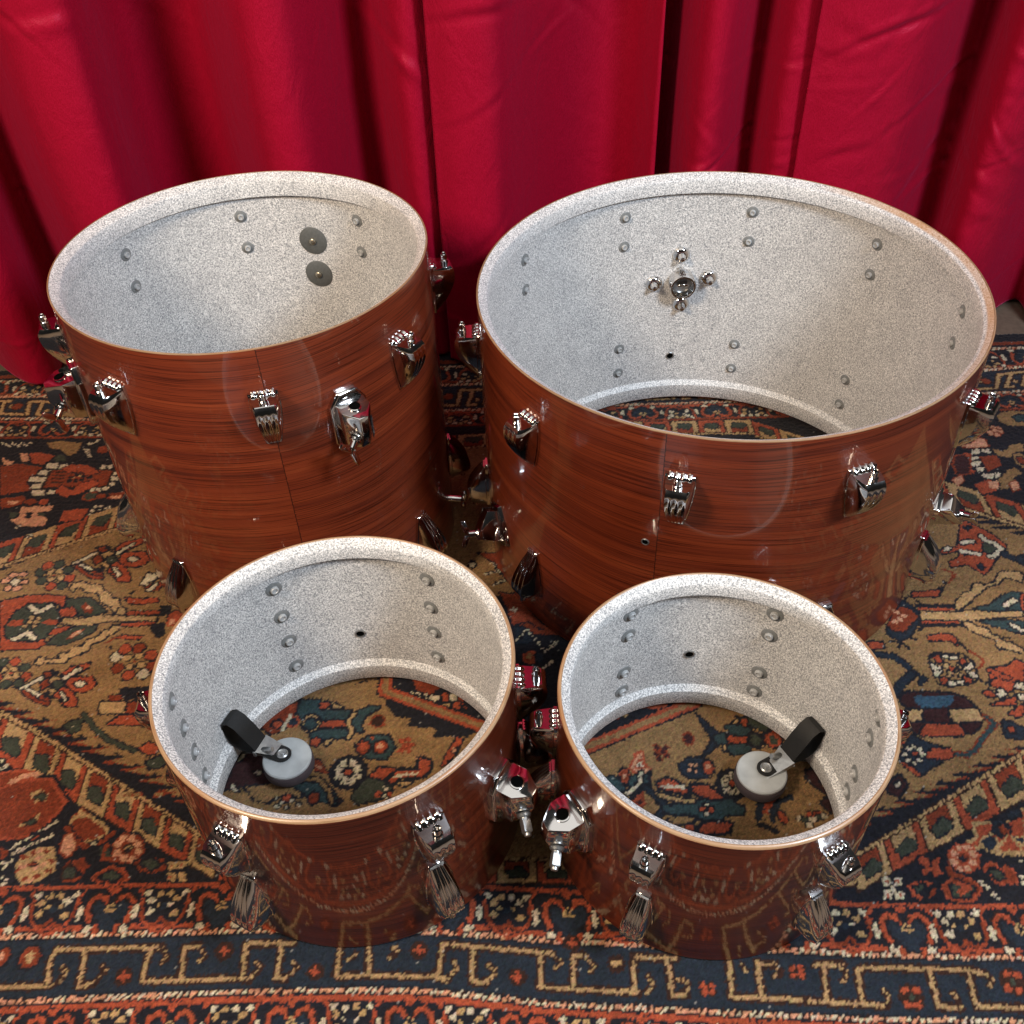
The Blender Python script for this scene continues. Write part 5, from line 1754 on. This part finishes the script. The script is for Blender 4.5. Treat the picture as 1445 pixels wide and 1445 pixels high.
curtain('curtain', 'rightmost red satin curtain with a broad creased face and a slanting left edge', px([(440, -34), (480, -46), (530, -50), (590, -44), (620, -20), (645, 38), (670, 52), (690, 30), (704, -22), (735, -44), (790, -36), (825, 20), (860, 40), (885, -10), (930, -40), (990, -30), (1030, 30), (1080, 35), (1120, -30), (1200, -35), (1260, 30), (1400, -20), (1500, 20)]), 13, wrinkle=4.5)

# ------------------------------------------------------------------ drum hardware (local axes: x outward, y sideways, z up)


def lathe(bm, prof, n=32, axis='z', closed=False, a0=0.0, a1=2 * math.pi):
    """revolve (radius, height) pairs"""
    full = abs(a1 - a0 - 2 * math.pi) < 1e-6
    m = n if full else n + 1
    rings = []
    for r, h in prof:
        ring = []
        for i in range(m):
            a = a0 + (a1 - a0) * i / n
            p = (r * math.cos(a), r * math.sin(a), h)
            if axis == 'x':
                p = (h, r * math.cos(a), r * math.sin(a))
            if axis == 'y':
                p = (r * math.cos(a), h, r * math.sin(a))
            ring.append(bm.verts.new(p))
        rings.append(ring)
    pairs = list(zip(rings[:-1], rings[1:])) + ([(rings[-1], rings[0])] if closed else [])
    for a, b in pairs:
        for i in range(n):
            j = (i + 1) % m
            bm.faces.new((a[i], a[j], b[j], b[i]))
    if not closed and full:
        if prof[0][0] > 1e-7:
            bm.faces.new(rings[0][::-1])
        if prof[-1][0] > 1e-7:
            bm.faces.new(rings[-1])
    return bm


def move(bm, M, verts=None):
    bmesh.ops.transform(bm, matrix=M, verts=verts or bm.verts[:])
    return bm


def loft(bm, rings, cap=True):
    vs = [[bm.verts.new(p) for p in r] for r in rings]
    n = len(vs[0])
    for a, b in zip(vs[:-1], vs[1:]):
        for i in range(n):
            bm.faces.new((a[i], a[(i + 1) % n], b[(i + 1) % n], b[i]))
    if cap:
        bm.faces.new(vs[0][::-1])
        bm.faces.new(vs[-1])
    return bm


def bevelled(bm, w, seg=2):
    bmesh.ops.remove_doubles(bm, verts=bm.verts[:], dist=1e-6)
    es = [e for e in bm.edges if len(e.link_faces) == 2 and e.calc_face_angle(0) > R(28)]
    bmesh.ops.bevel(bm, geom=es, offset=w, segments=seg, profile=0.6, affect='EDGES', clamp_overlap=True)
    return bm


def make_lug(s=1.0):
    """fluted chrome lug: ribbed crest against the shell, pocket with swivel nut, body tapering to a point below"""
    bm = bmesh.new()
    rings = []
    #        z      half width  depth
    for z, w, d, fl in ((-.0085, .0126, .0250, 0), (-.0120, .0130, .0272, 0), (-.0190, .0128, .0282, .2), (-.0270, .0122, .0272, 1), (-.0350, .0114, .0246, 1),
                        (-.0430, .0104, .0206, 1), (-.0510, .0090, .0160, 1), (-.0580, .0075, .0105, 1), (-.0635, .0062, .0058, 1)):
        f = w * .80
        fr = []
        nf = 30
        for i in range(nf + 1):
            u = -f + 2 * f * i / nf
            fr.append((d - min(.0026, d * .26) * fl * (0.5 - 0.5 * math.cos(2 * math.pi * 3 * i / nf)) ** .8, u, z))
        top = fr
        ring = [(-.002, -w - .0022, z), (d * .40, -w - .0015, z), (d * .84, -w * .98, z)] + top + [(d * .84, w * .98, z), (d * .40, w + .0015, z), (-.002, w + .0022, z)]
        rings.append(ring)
    # shoulder sloping up to the shell plate
    first = [(-.002, y, -.0065) if x < .001 else (x * .93, y * .94, -.0068) for x, y, z in rings[0]]
    loft(bm, [first] + rings)
    # thin mounting plate standing a little proud all round
    bm2 = bmesh.new()
    pl = [(.0035, -.0042), (.0150, -.0042), (.0158, -.02), (.0140, -.04), (.0098, -.060), (.0080, -.0665)]
    left = [(-w, z) for w, z in pl[1:]]
    right = [(w, z) for w, z in pl[1:]]
    loop = left[::1] + right[::-1]
    loft(bm2, [[(-.002, y, z) for y, z in loop], [(.0032, y * .98, z) for y, z in loop]])
    bevelled(bm2, .0006, 1)
    tmp = bpy.data.meshes.new('tmp')
    bm2.to_mesh(tmp)
    bm2.free()
    bm.from_mesh(tmp)
    bpy.data.meshes.remove(tmp)
    # crest: one fluted quarter-roll casting between the plate and the pocket
    b3 = bmesh.new()
    rings = []
    N = 44
    for i in range(N + 1):
        y = -.0128 + .0256 * i / N
        e = min(1.0, (.0128 - abs(y)) / .0016 + .55)
        rho = (.0076 - .0013 * (0.5 + 0.5 * math.cos(2 * math.pi * 4 * i / N)) ** 2) * e
        rings.append([(-.001, y, -.0125)] + [(.0005 + 1.05 * rho * math.sin(R(a)), y, -.0095 + rho * math.cos(R(a))) for a in range(0, 121, 10)])
    loft(b3, rings)
    b3.to_mesh(tmp := bpy.data.meshes.new('tmp'))
    b3.free()
    bm.from_mesh(tmp)
    bpy.data.meshes.remove(tmp)
    if s != 1:
        move(bm, Matrix.Scale(s, 4))
    o = obj('lug', bm, CHROME, None, 34)
    b = bmesh.new()
    lathe(b, [(.0022, -.012), (.0022, .0040), (.0030, .0048), (.0037, .0040), (.0037, -.002), (.0046, -.003), (.0046, -.012)], 20)
    move(b, Matrix.Scale(s, 4) @ Matrix.Translation((.0185, 0, 0)))
    obj('swivel_nut', b, CHROME, o, 40)
    return o


def wing_screw(p, length=.016, head='wing', name=None):
    b = bmesh.new()
    lathe(b, [(.0060, 0), (.0068, .0015), (.0060, .0035), (.0042, .0042), (.0042, length)], 20)
    if head == 'wing':
        for sg in (-1, 1):
            c = bmesh.new()
            loft(c, [[(sg * .001, -.0016, length - .003), (sg * .001, .0016, length - .003), (sg * .001, .0016, length + .005), (sg * .001, -.0016, length + .005)],
                     [(sg * .009, -.0017, length + .0005), (sg * .009, .0017, length + .0005), (sg * .010, .0017, length + .009), (sg * .010, -.0017, length + .009)],
                     [(sg * .0165, -.0010, length + .004), (sg * .0165, .0010, length + .004), (sg * .0165, .0010, length + .0095), (sg * .0165, -.0010, length + .0095)]])
            bevelled(c, .0009, 2)
            tmp = bpy.data.meshes.new('tmp')
            c.to_mesh(tmp)
            c.free()
            b.from_mesh(tmp)
            bpy.data.meshes.remove(tmp)
    else:
        c = bmesh.new()
        lathe(c, [(.0052, length - .002), (.0056, length), (.0056, length + .010), (.0046, length + .0112)], 4)
        bevelled(c, .0007, 2)
        lathe(c, [(.0034, length + .0112), (.0034, length + .0135), (.0026, length + .0142)], 16)
        tmp = bpy.data.meshes.new('tmp')
        c.to_mesh(tmp)
        c.free()
        b.from_mesh(tmp)
        bpy.data.meshes.remove(tmp)
    return obj('wing_screw' if head == 'wing' else 'square_head_bolt', b, STEEL if head != 'wing' else CHROME, p, 40)


def make_bracket(head='wing', writing=True, side=-1):
    """keystone-shaped chrome holder: octagonal plate, block with a bored hole, clamping screw underneath"""
    bm = bmesh.new()
    pl = [(-.011, .037), (.011, .037), (.021, .022), (.021, -.022), (.011, -.037), (-.011, -.037), (-.021, -.022), (-.021, .022)]
    loft(bm, [[(-.003, y, z) for y, z in pl], [(.0045, y, z) for y, z in pl], [(.0065, y * .93, z * .95) for y, z in pl]])
    bevelled(bm, .0010, 2)
    o = obj('bracket', bm, CHROME, None, 30)
    bm = bmesh.new()
    # block: top slopes outward and down, front face narrower than the back
    top = [(.006, -.0165, .026), (.006, .0165, .026), (.0215, .0165, .0240), (.0365, .0050, .0205), (.0365, -.0050, .0205), (.0215, -.0165, .0240)]
    mid = [(.006, -.0165, .004), (.006, .0165, .004), (.0220, .0165, .003), (.0380, .0050, .002), (.0380, -.0050, .002), (.0220, -.0165, .003)]
    bot = [(.006, -.0150, -.024), (.006, .0150, -.024), (.0190, .0150, -.021), (.0320, .0045, -.018), (.0320, -.0045, -.018), (.0190, -.0150, -.021)]
    loft(bm, [bot, mid, top])
    bevelled(bm, .0013, 2)
    blk = obj('block', bm, CHROME, o, 30)
    b = bmesh.new()
    lathe(b, [(.0070, -.001), (.0070, .0010), (.0058, .0013), (.0054, -.001)], 24)
    move(b, Matrix.Translation((.0185, 0, .0243)) @ Matrix.Rotation(R(10), 4, 'Y'))
    obj('hole_collar', b, CHROME, o, 40)
    b = bmesh.new()
    lathe(b, [(.0056, -.001), (.0056, .0007)], 24)
    move(b, Matrix.Translation((.0185, 0, .0243)) @ Matrix.Rotation(R(10), 4, 'Y'))
    obj('bored_hole', b, DARK, o)
    ang = math.atan2(.78 * side, .62)
    w = wing_screw(o, .013 if head == 'wing' else .007, head)
    w.matrix_local = Matrix.Translation((.0290, .0098 * side, -.006)) @ Matrix.Rotation(ang, 4, 'Z') @ Matrix.Rotation(R(108), 4, 'Y') @ Matrix.Rotation(R(25), 4, 'Z')
    if writing:
        for sg in (-side,):
            b = bmesh.new()
            quad = [(-.0035, -.0125), (.0035, -.0125), (.0035, .0125), (-.0035, .0125)]
            loft(b, [[(0, y, z) for y, z in quad], [(.0008, y, z) for y, z in quad]])
            bevelled(b, .0005, 1)
            n = obj('name_panel', b, BLACK, o)
            M = Matrix.Translation((.0296, sg * .0108, .001)) @ Matrix.Rotation(math.atan2(.78, .62) * sg, 4, 'Z')
            n.matrix_local = M
            cu = bpy.data.curves.new('lettering', 'FONT')
            cu.body = 'Ludwig'
            cu.size = .0062
            cu.extrude = .0003
            cu.align_x = 'CENTER'
            cu.align_y = 'CENTER'
            cu.shear = .25
            tx = bpy.data.objects.new('lettering', cu)
            COL.objects.link(tx)
            bpy.context.view_layer.update()
            lm = bpy.data.meshes.new_from_object(tx.evaluated_get(bpy.context.evaluated_depsgraph_get()))
            bpy.data.objects.remove(tx)
            tx = obj('lettering', lm, CHROME, o)
            tx.matrix_local = M @ Matrix.Translation((.0010, 0, 0)) @ Matrix(((0, 0, 1, 0), (0, -1, 0, 0), (1, 0, 0, 0), (0, 0, 0, 1)))
    return o


def make_spur():
    """bass drum spur holder: a bent chrome block on a plate with a thumb screw"""
    bm = bmesh.new()
    pl = [(-.016, .026), (.016, .026), (.020, .0), (.016, -.026), (-.016, -.026), (-.020, 0)]
    loft(bm, [[(-.003, y, z) for y, z in pl], [(.005, y * .97, z * .97) for y, z in pl]])
    bevelled(bm, .0010, 2)
    o = obj('spur_bracket', bm, CHROME, None, 30)
    bm = bmesh.new()
    a = [(.004, -.013, .020), (.004, .013, .020), (.004, .013, -.020), (.004, -.013, -.020)]
    b = [(.017, -.011, .023), (.017, .011, .023), (.037, .011, -.008), (.037, -.011, -.008)]
    loft(bm, [a, b])
    bevelled(bm, .0014, 2)
    obj('block', bm, CHROME, o, 30)
    w = wing_screw(o, .012, 'wing')
    w.location = (.031, 0, -.004)
    w.rotation_euler = (R(8), R(80), 0)
    return o


def make_washer(r=.0085):
    b = bmesh.new()
    lathe(b, [(r, 0), (r, .0007), (r * .92, .0011), (r * .50, .0012)], 28, 'x')
    o = obj('washer', b, ZINC, None, 40)
    b = bmesh.new()
    lathe(b, [(r * .50, .0008), (r * .50, .0034), (r * .42, .0044), (r * .30, .0044), (r * .24, .0034), (r * .1, .0034)], 18, 'x')
    obj('bolt_head', b, BOLT, o, 40)
    return o


def make_disc(r=.0185):
    b = bmesh.new()
    lathe(b, [(r, 0), (r, .0010), (r * .95, .0016), (r * .25, .0018)], 40, 'x')
    o = obj('backing_disc', b, GREYDISC, None, 40)
    b = bmesh.new()
    lathe(b, [(.0042, .001), (.0042, .0042), (.0030, .0052), (.0015, .0054)], 16, 'x')
    obj('screw', b, BRASS, o, 40)
    return o


def make_vent():
    b = bmesh.new()
    lathe(b, [(.0062, -.001), (.0062, .0008), (.0054, .0014), (.0044, .0010), (.0040, -.001)], 28, 'x')
    o = obj('vent_grommet', b, STEEL, None, 40)
    b = bmesh.new()
    lathe(b, [(.0044, -.0005), (.0044, .0006)], 24, 'x')
    obj('hole', b, DARK, o)
    return o


def strap(bm, path, w, th):
    """flat band of width w (along y) and thickness th along an x-z path"""
    rings = []
    for i, (x, z) in enumerate(path):
        a = path[max(i - 1, 0)]
        b = path[min(i + 1, len(path) - 1)]
        t = Vector((b[0] - a[0], 0, b[1] - a[1])).normalized()
        n = Vector((-t.z, 0, t.x)) * th / 2
        c = Vector((x, 0, z))
        rings.append([c + n + Vector((0, -w / 2, 0)), c + n + Vector((0, w / 2, 0)), c - n + Vector((0, w / 2, 0)), c - n + Vector((0, -w / 2, 0))])
    loft(bm, rings)
    return bm


def make_muffler():
    """inside damper; x points from the shell into the drum, origin on the wall at pad level"""
    b = bmesh.new()
    path = [(.000, .058), (.003, .068), (.010, .072), (.018, .067), (.026, .055), (.033, .042), (.037, .034)]
    strap(b, path, .021, .0012)
    o = obj('muffler', b, BLACK, None, 40)
    b = bmesh.new()
    strap(b, [(.000, .058), (.001, .046), (.004, .034), (.010, .028), (.020, .027), (.034, .030)], .019, .0012)
    obj('spring_band', b, BLACK, o, 40)
    b = bmesh.new()
    loft(b, [[(.0335, -.0125, .0285), (.0368, -.0125, .0285), (.0368, -.0125, .0365), (.0335, -.0125, .0365)], [(.0335, .0125, .0285), (.0368, .0125, .0285), (.0368, .0125, .0365), (.0335, .0125, .0365)]])
    bevelled(b, .0008, 2)
    lathe(b, [(.0028, 0), (.0032, .002), (.0032, .014), (.0026, .015)], 14, 'z')
    vs = b.verts[-14 * 4:]
    move(b, Matrix.Translation((.041, -.004, .033)) @ Matrix.Rotation(R(62), 4, 'Y'), vs)
    obj('clamp', b, STEEL, o, 40)
    b = bmesh.new()
    strap(b, [(.033, .034), (.042, .0325), (.050, .0300), (.062, .0292)], .019, .0016)
    lathe(b, [(.0095, .0284), (.0095, .0300)], 24, 'z')
    move(b, Matrix.Translation((.062, 0, 0)), b.verts[-48:])
    obj('arm', b, BLACK, o, 40)
    b = bmesh.new()
    lathe(b, [(.0062, .0298), (.0062, .0308), (.0048, .0318), (.0040, .0312), (.0022, .0312), (.0018, .0326)], 20, 'z')
    move(b, Matrix.Translation((.062, 0, 0)))
    obj('rivet', b, STEEL, o, 40)
    b = bmesh.new()
    lathe(b, [(.0262, .0225), (.0262, .0248), (.0250, .0262), (.0, .0266)], 48, 'z')
    move(b, Matrix.Translation((.0665, 0, 0)))
    obj('pad_plate', b, PLATE, o, 40)
    b = bmesh.new()
    lathe(b, [(.0262, .0085), (.0272, .0105), (.0272, .0205), (.0262, .0224)], 48, 'z')
    move(b, Matrix.Translation((.0665, 0, 0)))
    obj('felt_pad', b, FELT, o, 40)
    return o


def make_knob():
    b = bmesh.new()
    lathe(b, [(.0045, -.004), (.0045, .018), (.0040, .019)], 18, 'x')
    o = obj('muffler_knob', b, CHROME, None, 40)
    b = bmesh.new()
    lathe(b, [(.0065, 0), (.0110, .001), (.0118, .003), (.0110, .005), (.0060, .006)], 28, 'x')
    move(b, Matrix.Translation((.017, 0, 0)))
    obj('knob_disc', b, CHROME, o, 40)
    return o


def make_mount_socket():
    """chrome socket of the rail mount poking through the bass drum wall, four domed nuts round it"""
    b = bmesh.new()
    lathe(b, [(.0180, -.004), (.0180, .0215), (.0170, .0235), (.0150, .0235), (.0140, .0220), (.0140, -.004)], 40, 'x', closed=True)
    o = obj('mount_socket', b, CHROME, None, 35)
    b = bmesh.new()
    lathe(b, [(.0139, .0070), (.0139, .0080)], 32, 'x')
    obj('socket_floor', b, STEEL, o)
    b = bmesh.new()
    quad_box(b, .0071, .0170, -.0075, .0075, -.0016, .0016)
    bevelled(b, .0006, 1)
    obj('clamp_tongue', b, CHROME, o, 40)
    b = bmesh.new()
    quad_box(b, -.001, .0205, -.0040, .0040, .0145, .0200)
    bevelled(b, .001, 2)
    obj('key', b, CHROME, o, 40)
    for y, z in ((0, .0385), (0, -.0385), (.0385, 0), (-.0385, 0)):
        b = bmesh.new()
        lathe(b, [(.0122, 0), (.0118, .0016), (.0088, .0048), (.0056, .0058)], 28, 'x')
        lathe(b, [(.0052, .004), (.0052, .0095), (.0040, .0110), (.0034, .0150), (.0022, .0158)], 16, 'x')
        move(b, Matrix.Translation((.0030 if y else .0004, y, z)))
        obj('dome_nut', b, CHROME, o, 40)
    return o


# ------------------------------------------------------------------ drum shells
TH = .0062          # ply
RING = .0122        # ply and reinforcement ring


def sheet(name, prof, rad, seam, mat, parent, n=144, smooth=40):
    """surface of revolution with UV = (arc length from the seam, height)"""
    me = bpy.data.meshes.new(name)
    v, uv, f = [], [], []
    m = n + 1
    for r, z in prof:
        for i in range(m):
            a = seam + 2 * math.pi * i / n
            v.append((r * math.cos(a), r * math.sin(a), z))
    L = [0.0]
    for (r1, z1), (r2, z2) in zip(prof[:-1], prof[1:]):
        L.append(L[-1] + math.hypot(r2 - r1, z2 - z1))
    for k in range(len(prof) - 1):
        for i in range(n):
            f.append((k * m + i, k * m + i + 1, (k + 1) * m + i + 1, (k + 1) * m + i))
    me.from_pydata(v, [], f)
    ul = me.uv_layers.new(name='UVMap')
    vi = np.zeros(len(me.loops), int)
    me.loops.foreach_get('vertex_index', vi)
    u = (vi % m) / n * 2 * math.pi * rad
    w = np.array(L)[vi // m]
    ul.data.foreach_set('uv', np.stack([u, w], -1).ravel())
    bm = bmesh.new()
    bm.from_mesh(me)
    bm.to_mesh(me)
    bm.free()
    return obj(name, me, mat, parent, smooth)


def shell(root, rad, H, seam, wood, speck=SPECK, speck_top=SPECK, e=1.0, rd=.022):
    s = R(seam)
    ro = rad
    # outer glossy wrap (thin solid sheet, open only at the seam line)
    sheet('shell', [(ro - .0012, .0030 * e), (ro, .0030 * e), (ro, H - .0030 * e), (ro - .0012, H - .0030 * e)], rad, s, wood, root)
    # bare wood roundover, top and bottom
    for z, g in ((H, 1), (0, -1)):
        pf = [(ro - .0001, z - g * .0031 * e), (ro - .0007 * e, z - g * .0014 * e), (ro - .0021 * e, z - g * .0003), (ro - .0036 * e, z), (ro - .0050 * e, z - g * .0007)]
        sheet('bearing_edge', pf if g > 0 else pf[::-1], rad, s, EDGE if e > .6 else EDGED, root)
    # painted inside wall between the two glued rings, then each ring with its bevel
    ri, rr = ro - TH, ro - RING
    sheet('inner_wall', [(ri, H - rd + .001), (ri, .029)], rad, s, speck, root)
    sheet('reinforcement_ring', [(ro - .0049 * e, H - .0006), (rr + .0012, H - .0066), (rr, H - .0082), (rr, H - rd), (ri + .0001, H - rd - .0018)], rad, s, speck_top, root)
    sheet('reinforcement_ring', [(ri + .0001, .0350), (rr, .0285), (rr, .0082), (rr + .0012, .0066), (ro - .0049 * e, .0006)], rad, s, speck, root)


LUG, LUGS, SPUR = make_lug(), make_lug(.87), make_spur()
BRK, BRKM = make_bracket('wing', True, -1), make_bracket('wing', True, 1)
BRKB, BRKBM = make_bracket('square', True, -1), make_bracket('square', True, 1)
WASH, WASHB, DISC, VENT, MUF, KNOB, SOCK = make_washer(.0078), make_washer(.0090), make_disc(), make_vent(), make_muffler(), make_knob(), make_mount_socket()
PROTO = [LUG, LUGS, BRK, BRKM, BRKB, BRKBM, SPUR, WASH, WASHB, DISC, VENT, MUF, KNOB, SOCK]


def put(root, proto, rad, ang, z, inward=False, flip=False, spin=0.0):
    o = dup(proto, root)
    a = R(ang)
    M = Matrix.Translation((rad * math.cos(a), rad * math.sin(a), z)) @ Matrix.Rotation(a + (math.pi if inward else 0), 4, 'Z')
    if flip:
        M = M @ Matrix.Rotation(math.pi, 4, 'X')
    if spin:
        M = M @ Matrix.Rotation(R(spin), 4, 'X')
    o.matrix_local = M
    return o


def drum(name, label, cat, x, y, rad, H, tilt, group=None):
    tx, ty = tilt
    o = empty(name, (x + H * tx * .5, y + H * ty * .5, 0.0), label, cat, group)
    nrm = Vector((-tx, -ty, 1)).normalized()
    o.rotation_mode = 'QUATERNION'
    o.rotation_quaternion = Vector((0, 0, 1)).rotation_difference(nrm)
    o.location.z = 0.0
    return o


W1, W2, W3, W4 = mat_wood('striped_mahogany', 3.1, 1.18), mat_wood('striped_mahogany_deep', 11.7, 1.08), mat_wood('mahogany_wrap', 23.4, .72), mat_wood('mahogany_wrap_dark', 37.9, .70)

# floor tom -------------------------------------------------------------
FR, FH = .2037, .4043
ft = drum('floor_tom', 'tallest drum shell, deep mahogany floor tom at the back left', 'drum', -.2820, 1.0262, FR, FH, (.00876, -.0122))
shell(ft, FR, FH, -77.0, W1, e=.42, rd=.027)
for k in range(8):
    a = 12.4 + 45.2 * k if k < 5 else 12.4 + 45 * k
    put(ft, LUG, FR, a, .3605)
    put(ft, LUG, FR, a, .0400, flip=True)
    for z in (.352, .3095, .091, .049):
        put(ft, WASH, FR - TH, a, z, inward=True)
for a in (77.7, -54.8, -152):
    put(ft, BRKM if a < -100 else BRK, FR, a, .296)
    for z in (.315, .268):
        put(ft, DISC, FR - TH, a, z, inward=True)
put(ft, KNOB, FR, -9, .062)

# bass drum -------------------------------------------------------------
BR, BH = .2787, .3581
bd = drum('bass_drum', 'widest drum shell, mahogany bass drum with a chrome mount socket inside, at the back right', 'drum', .2505, 1.0035, BR, BH, (.00785, .0030))
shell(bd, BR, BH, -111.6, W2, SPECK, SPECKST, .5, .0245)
for k in range(10):
    a = 36 * k
    put(bd, LUG, BR, a, .3165)
    put(bd, LUG, BR, a, .0505, flip=True)
    for z in (.3075, .2655, .1025, .0605):
        put(bd, WASH, BR - TH, a, z, inward=True)
put(bd, SOCK, BR - TH, 90.1, .2045, inward=True, spin=4)
put(bd, VENT, BR - TH, 91.4, .0785, inward=True)
put(bd, VENT, BR, -114, .213).scale = (.7, .7, .7)
put(bd, SPUR, BR, -160.5, .095, spin=28)
put(bd, SPUR, BR, -22, .102, spin=24)

# rack toms -------------------------------------------------------------
LR, LH = .1656, .2260
lt = drum('rack_tom', 'larger of the two small mahogany tom shells, front left, damper pad on its left', 'drum', -.1647, .5943, LR, LH, (.01253, -.00225), 'small rack tom shells in front')
shell(lt, LR, LH, 95, W3, e=.75)
for k in range(6):
    a = 1.3 + 60 * k
    put(lt, LUG, LR, a, .1915)
    put(lt, LUG, LR, a, .0465, flip=True)
    for z in (.1815, .139, .099, .0565):
        put(lt, WASHB, LR - TH, a, z, inward=True)
put(lt, VENT, LR - TH, 93.3, .080, inward=True)
put(lt, BRKB, LR, -28.5, .126)
put(lt, MUF, LR - TH, 157.6, .0, inward=True)
put(lt, KNOB, LR, 157.6, .055)

TR, TH_ = .1512, .2092
rt_ = drum('rack_tom', 'smaller and shorter mahogany tom shell, front right, damper pad on its right', 'drum', .1842, .5544, TR, TH_, (-.0245, .0075), 'small rack tom shells in front')
shell(rt_, TR, TH_, -52, W4, e=.75)
for k in range(6):
    a = -1.5 + 60 * k
    put(rt_, LUGS, TR, a, .1775)
    put(rt_, LUGS, TR, a, .0375, flip=True)
    for z in (.1735, .141, .080, .0475):
        put(rt_, WASHB, TR - TH, a, z, inward=True)
put(rt_, VENT, TR - TH, 88.9, .087, inward=True)
put(rt_, BRKBM, TR, -151.8, .122)
put(rt_, MUF, TR - TH, 26.7, .0, inward=True)
put(rt_, KNOB, TR, 26.7, .055)


def kill(o):
    for c in list(o.children):
        kill(c)
    bpy.data.objects.remove(o)


for o in PROTO:
    kill(o)
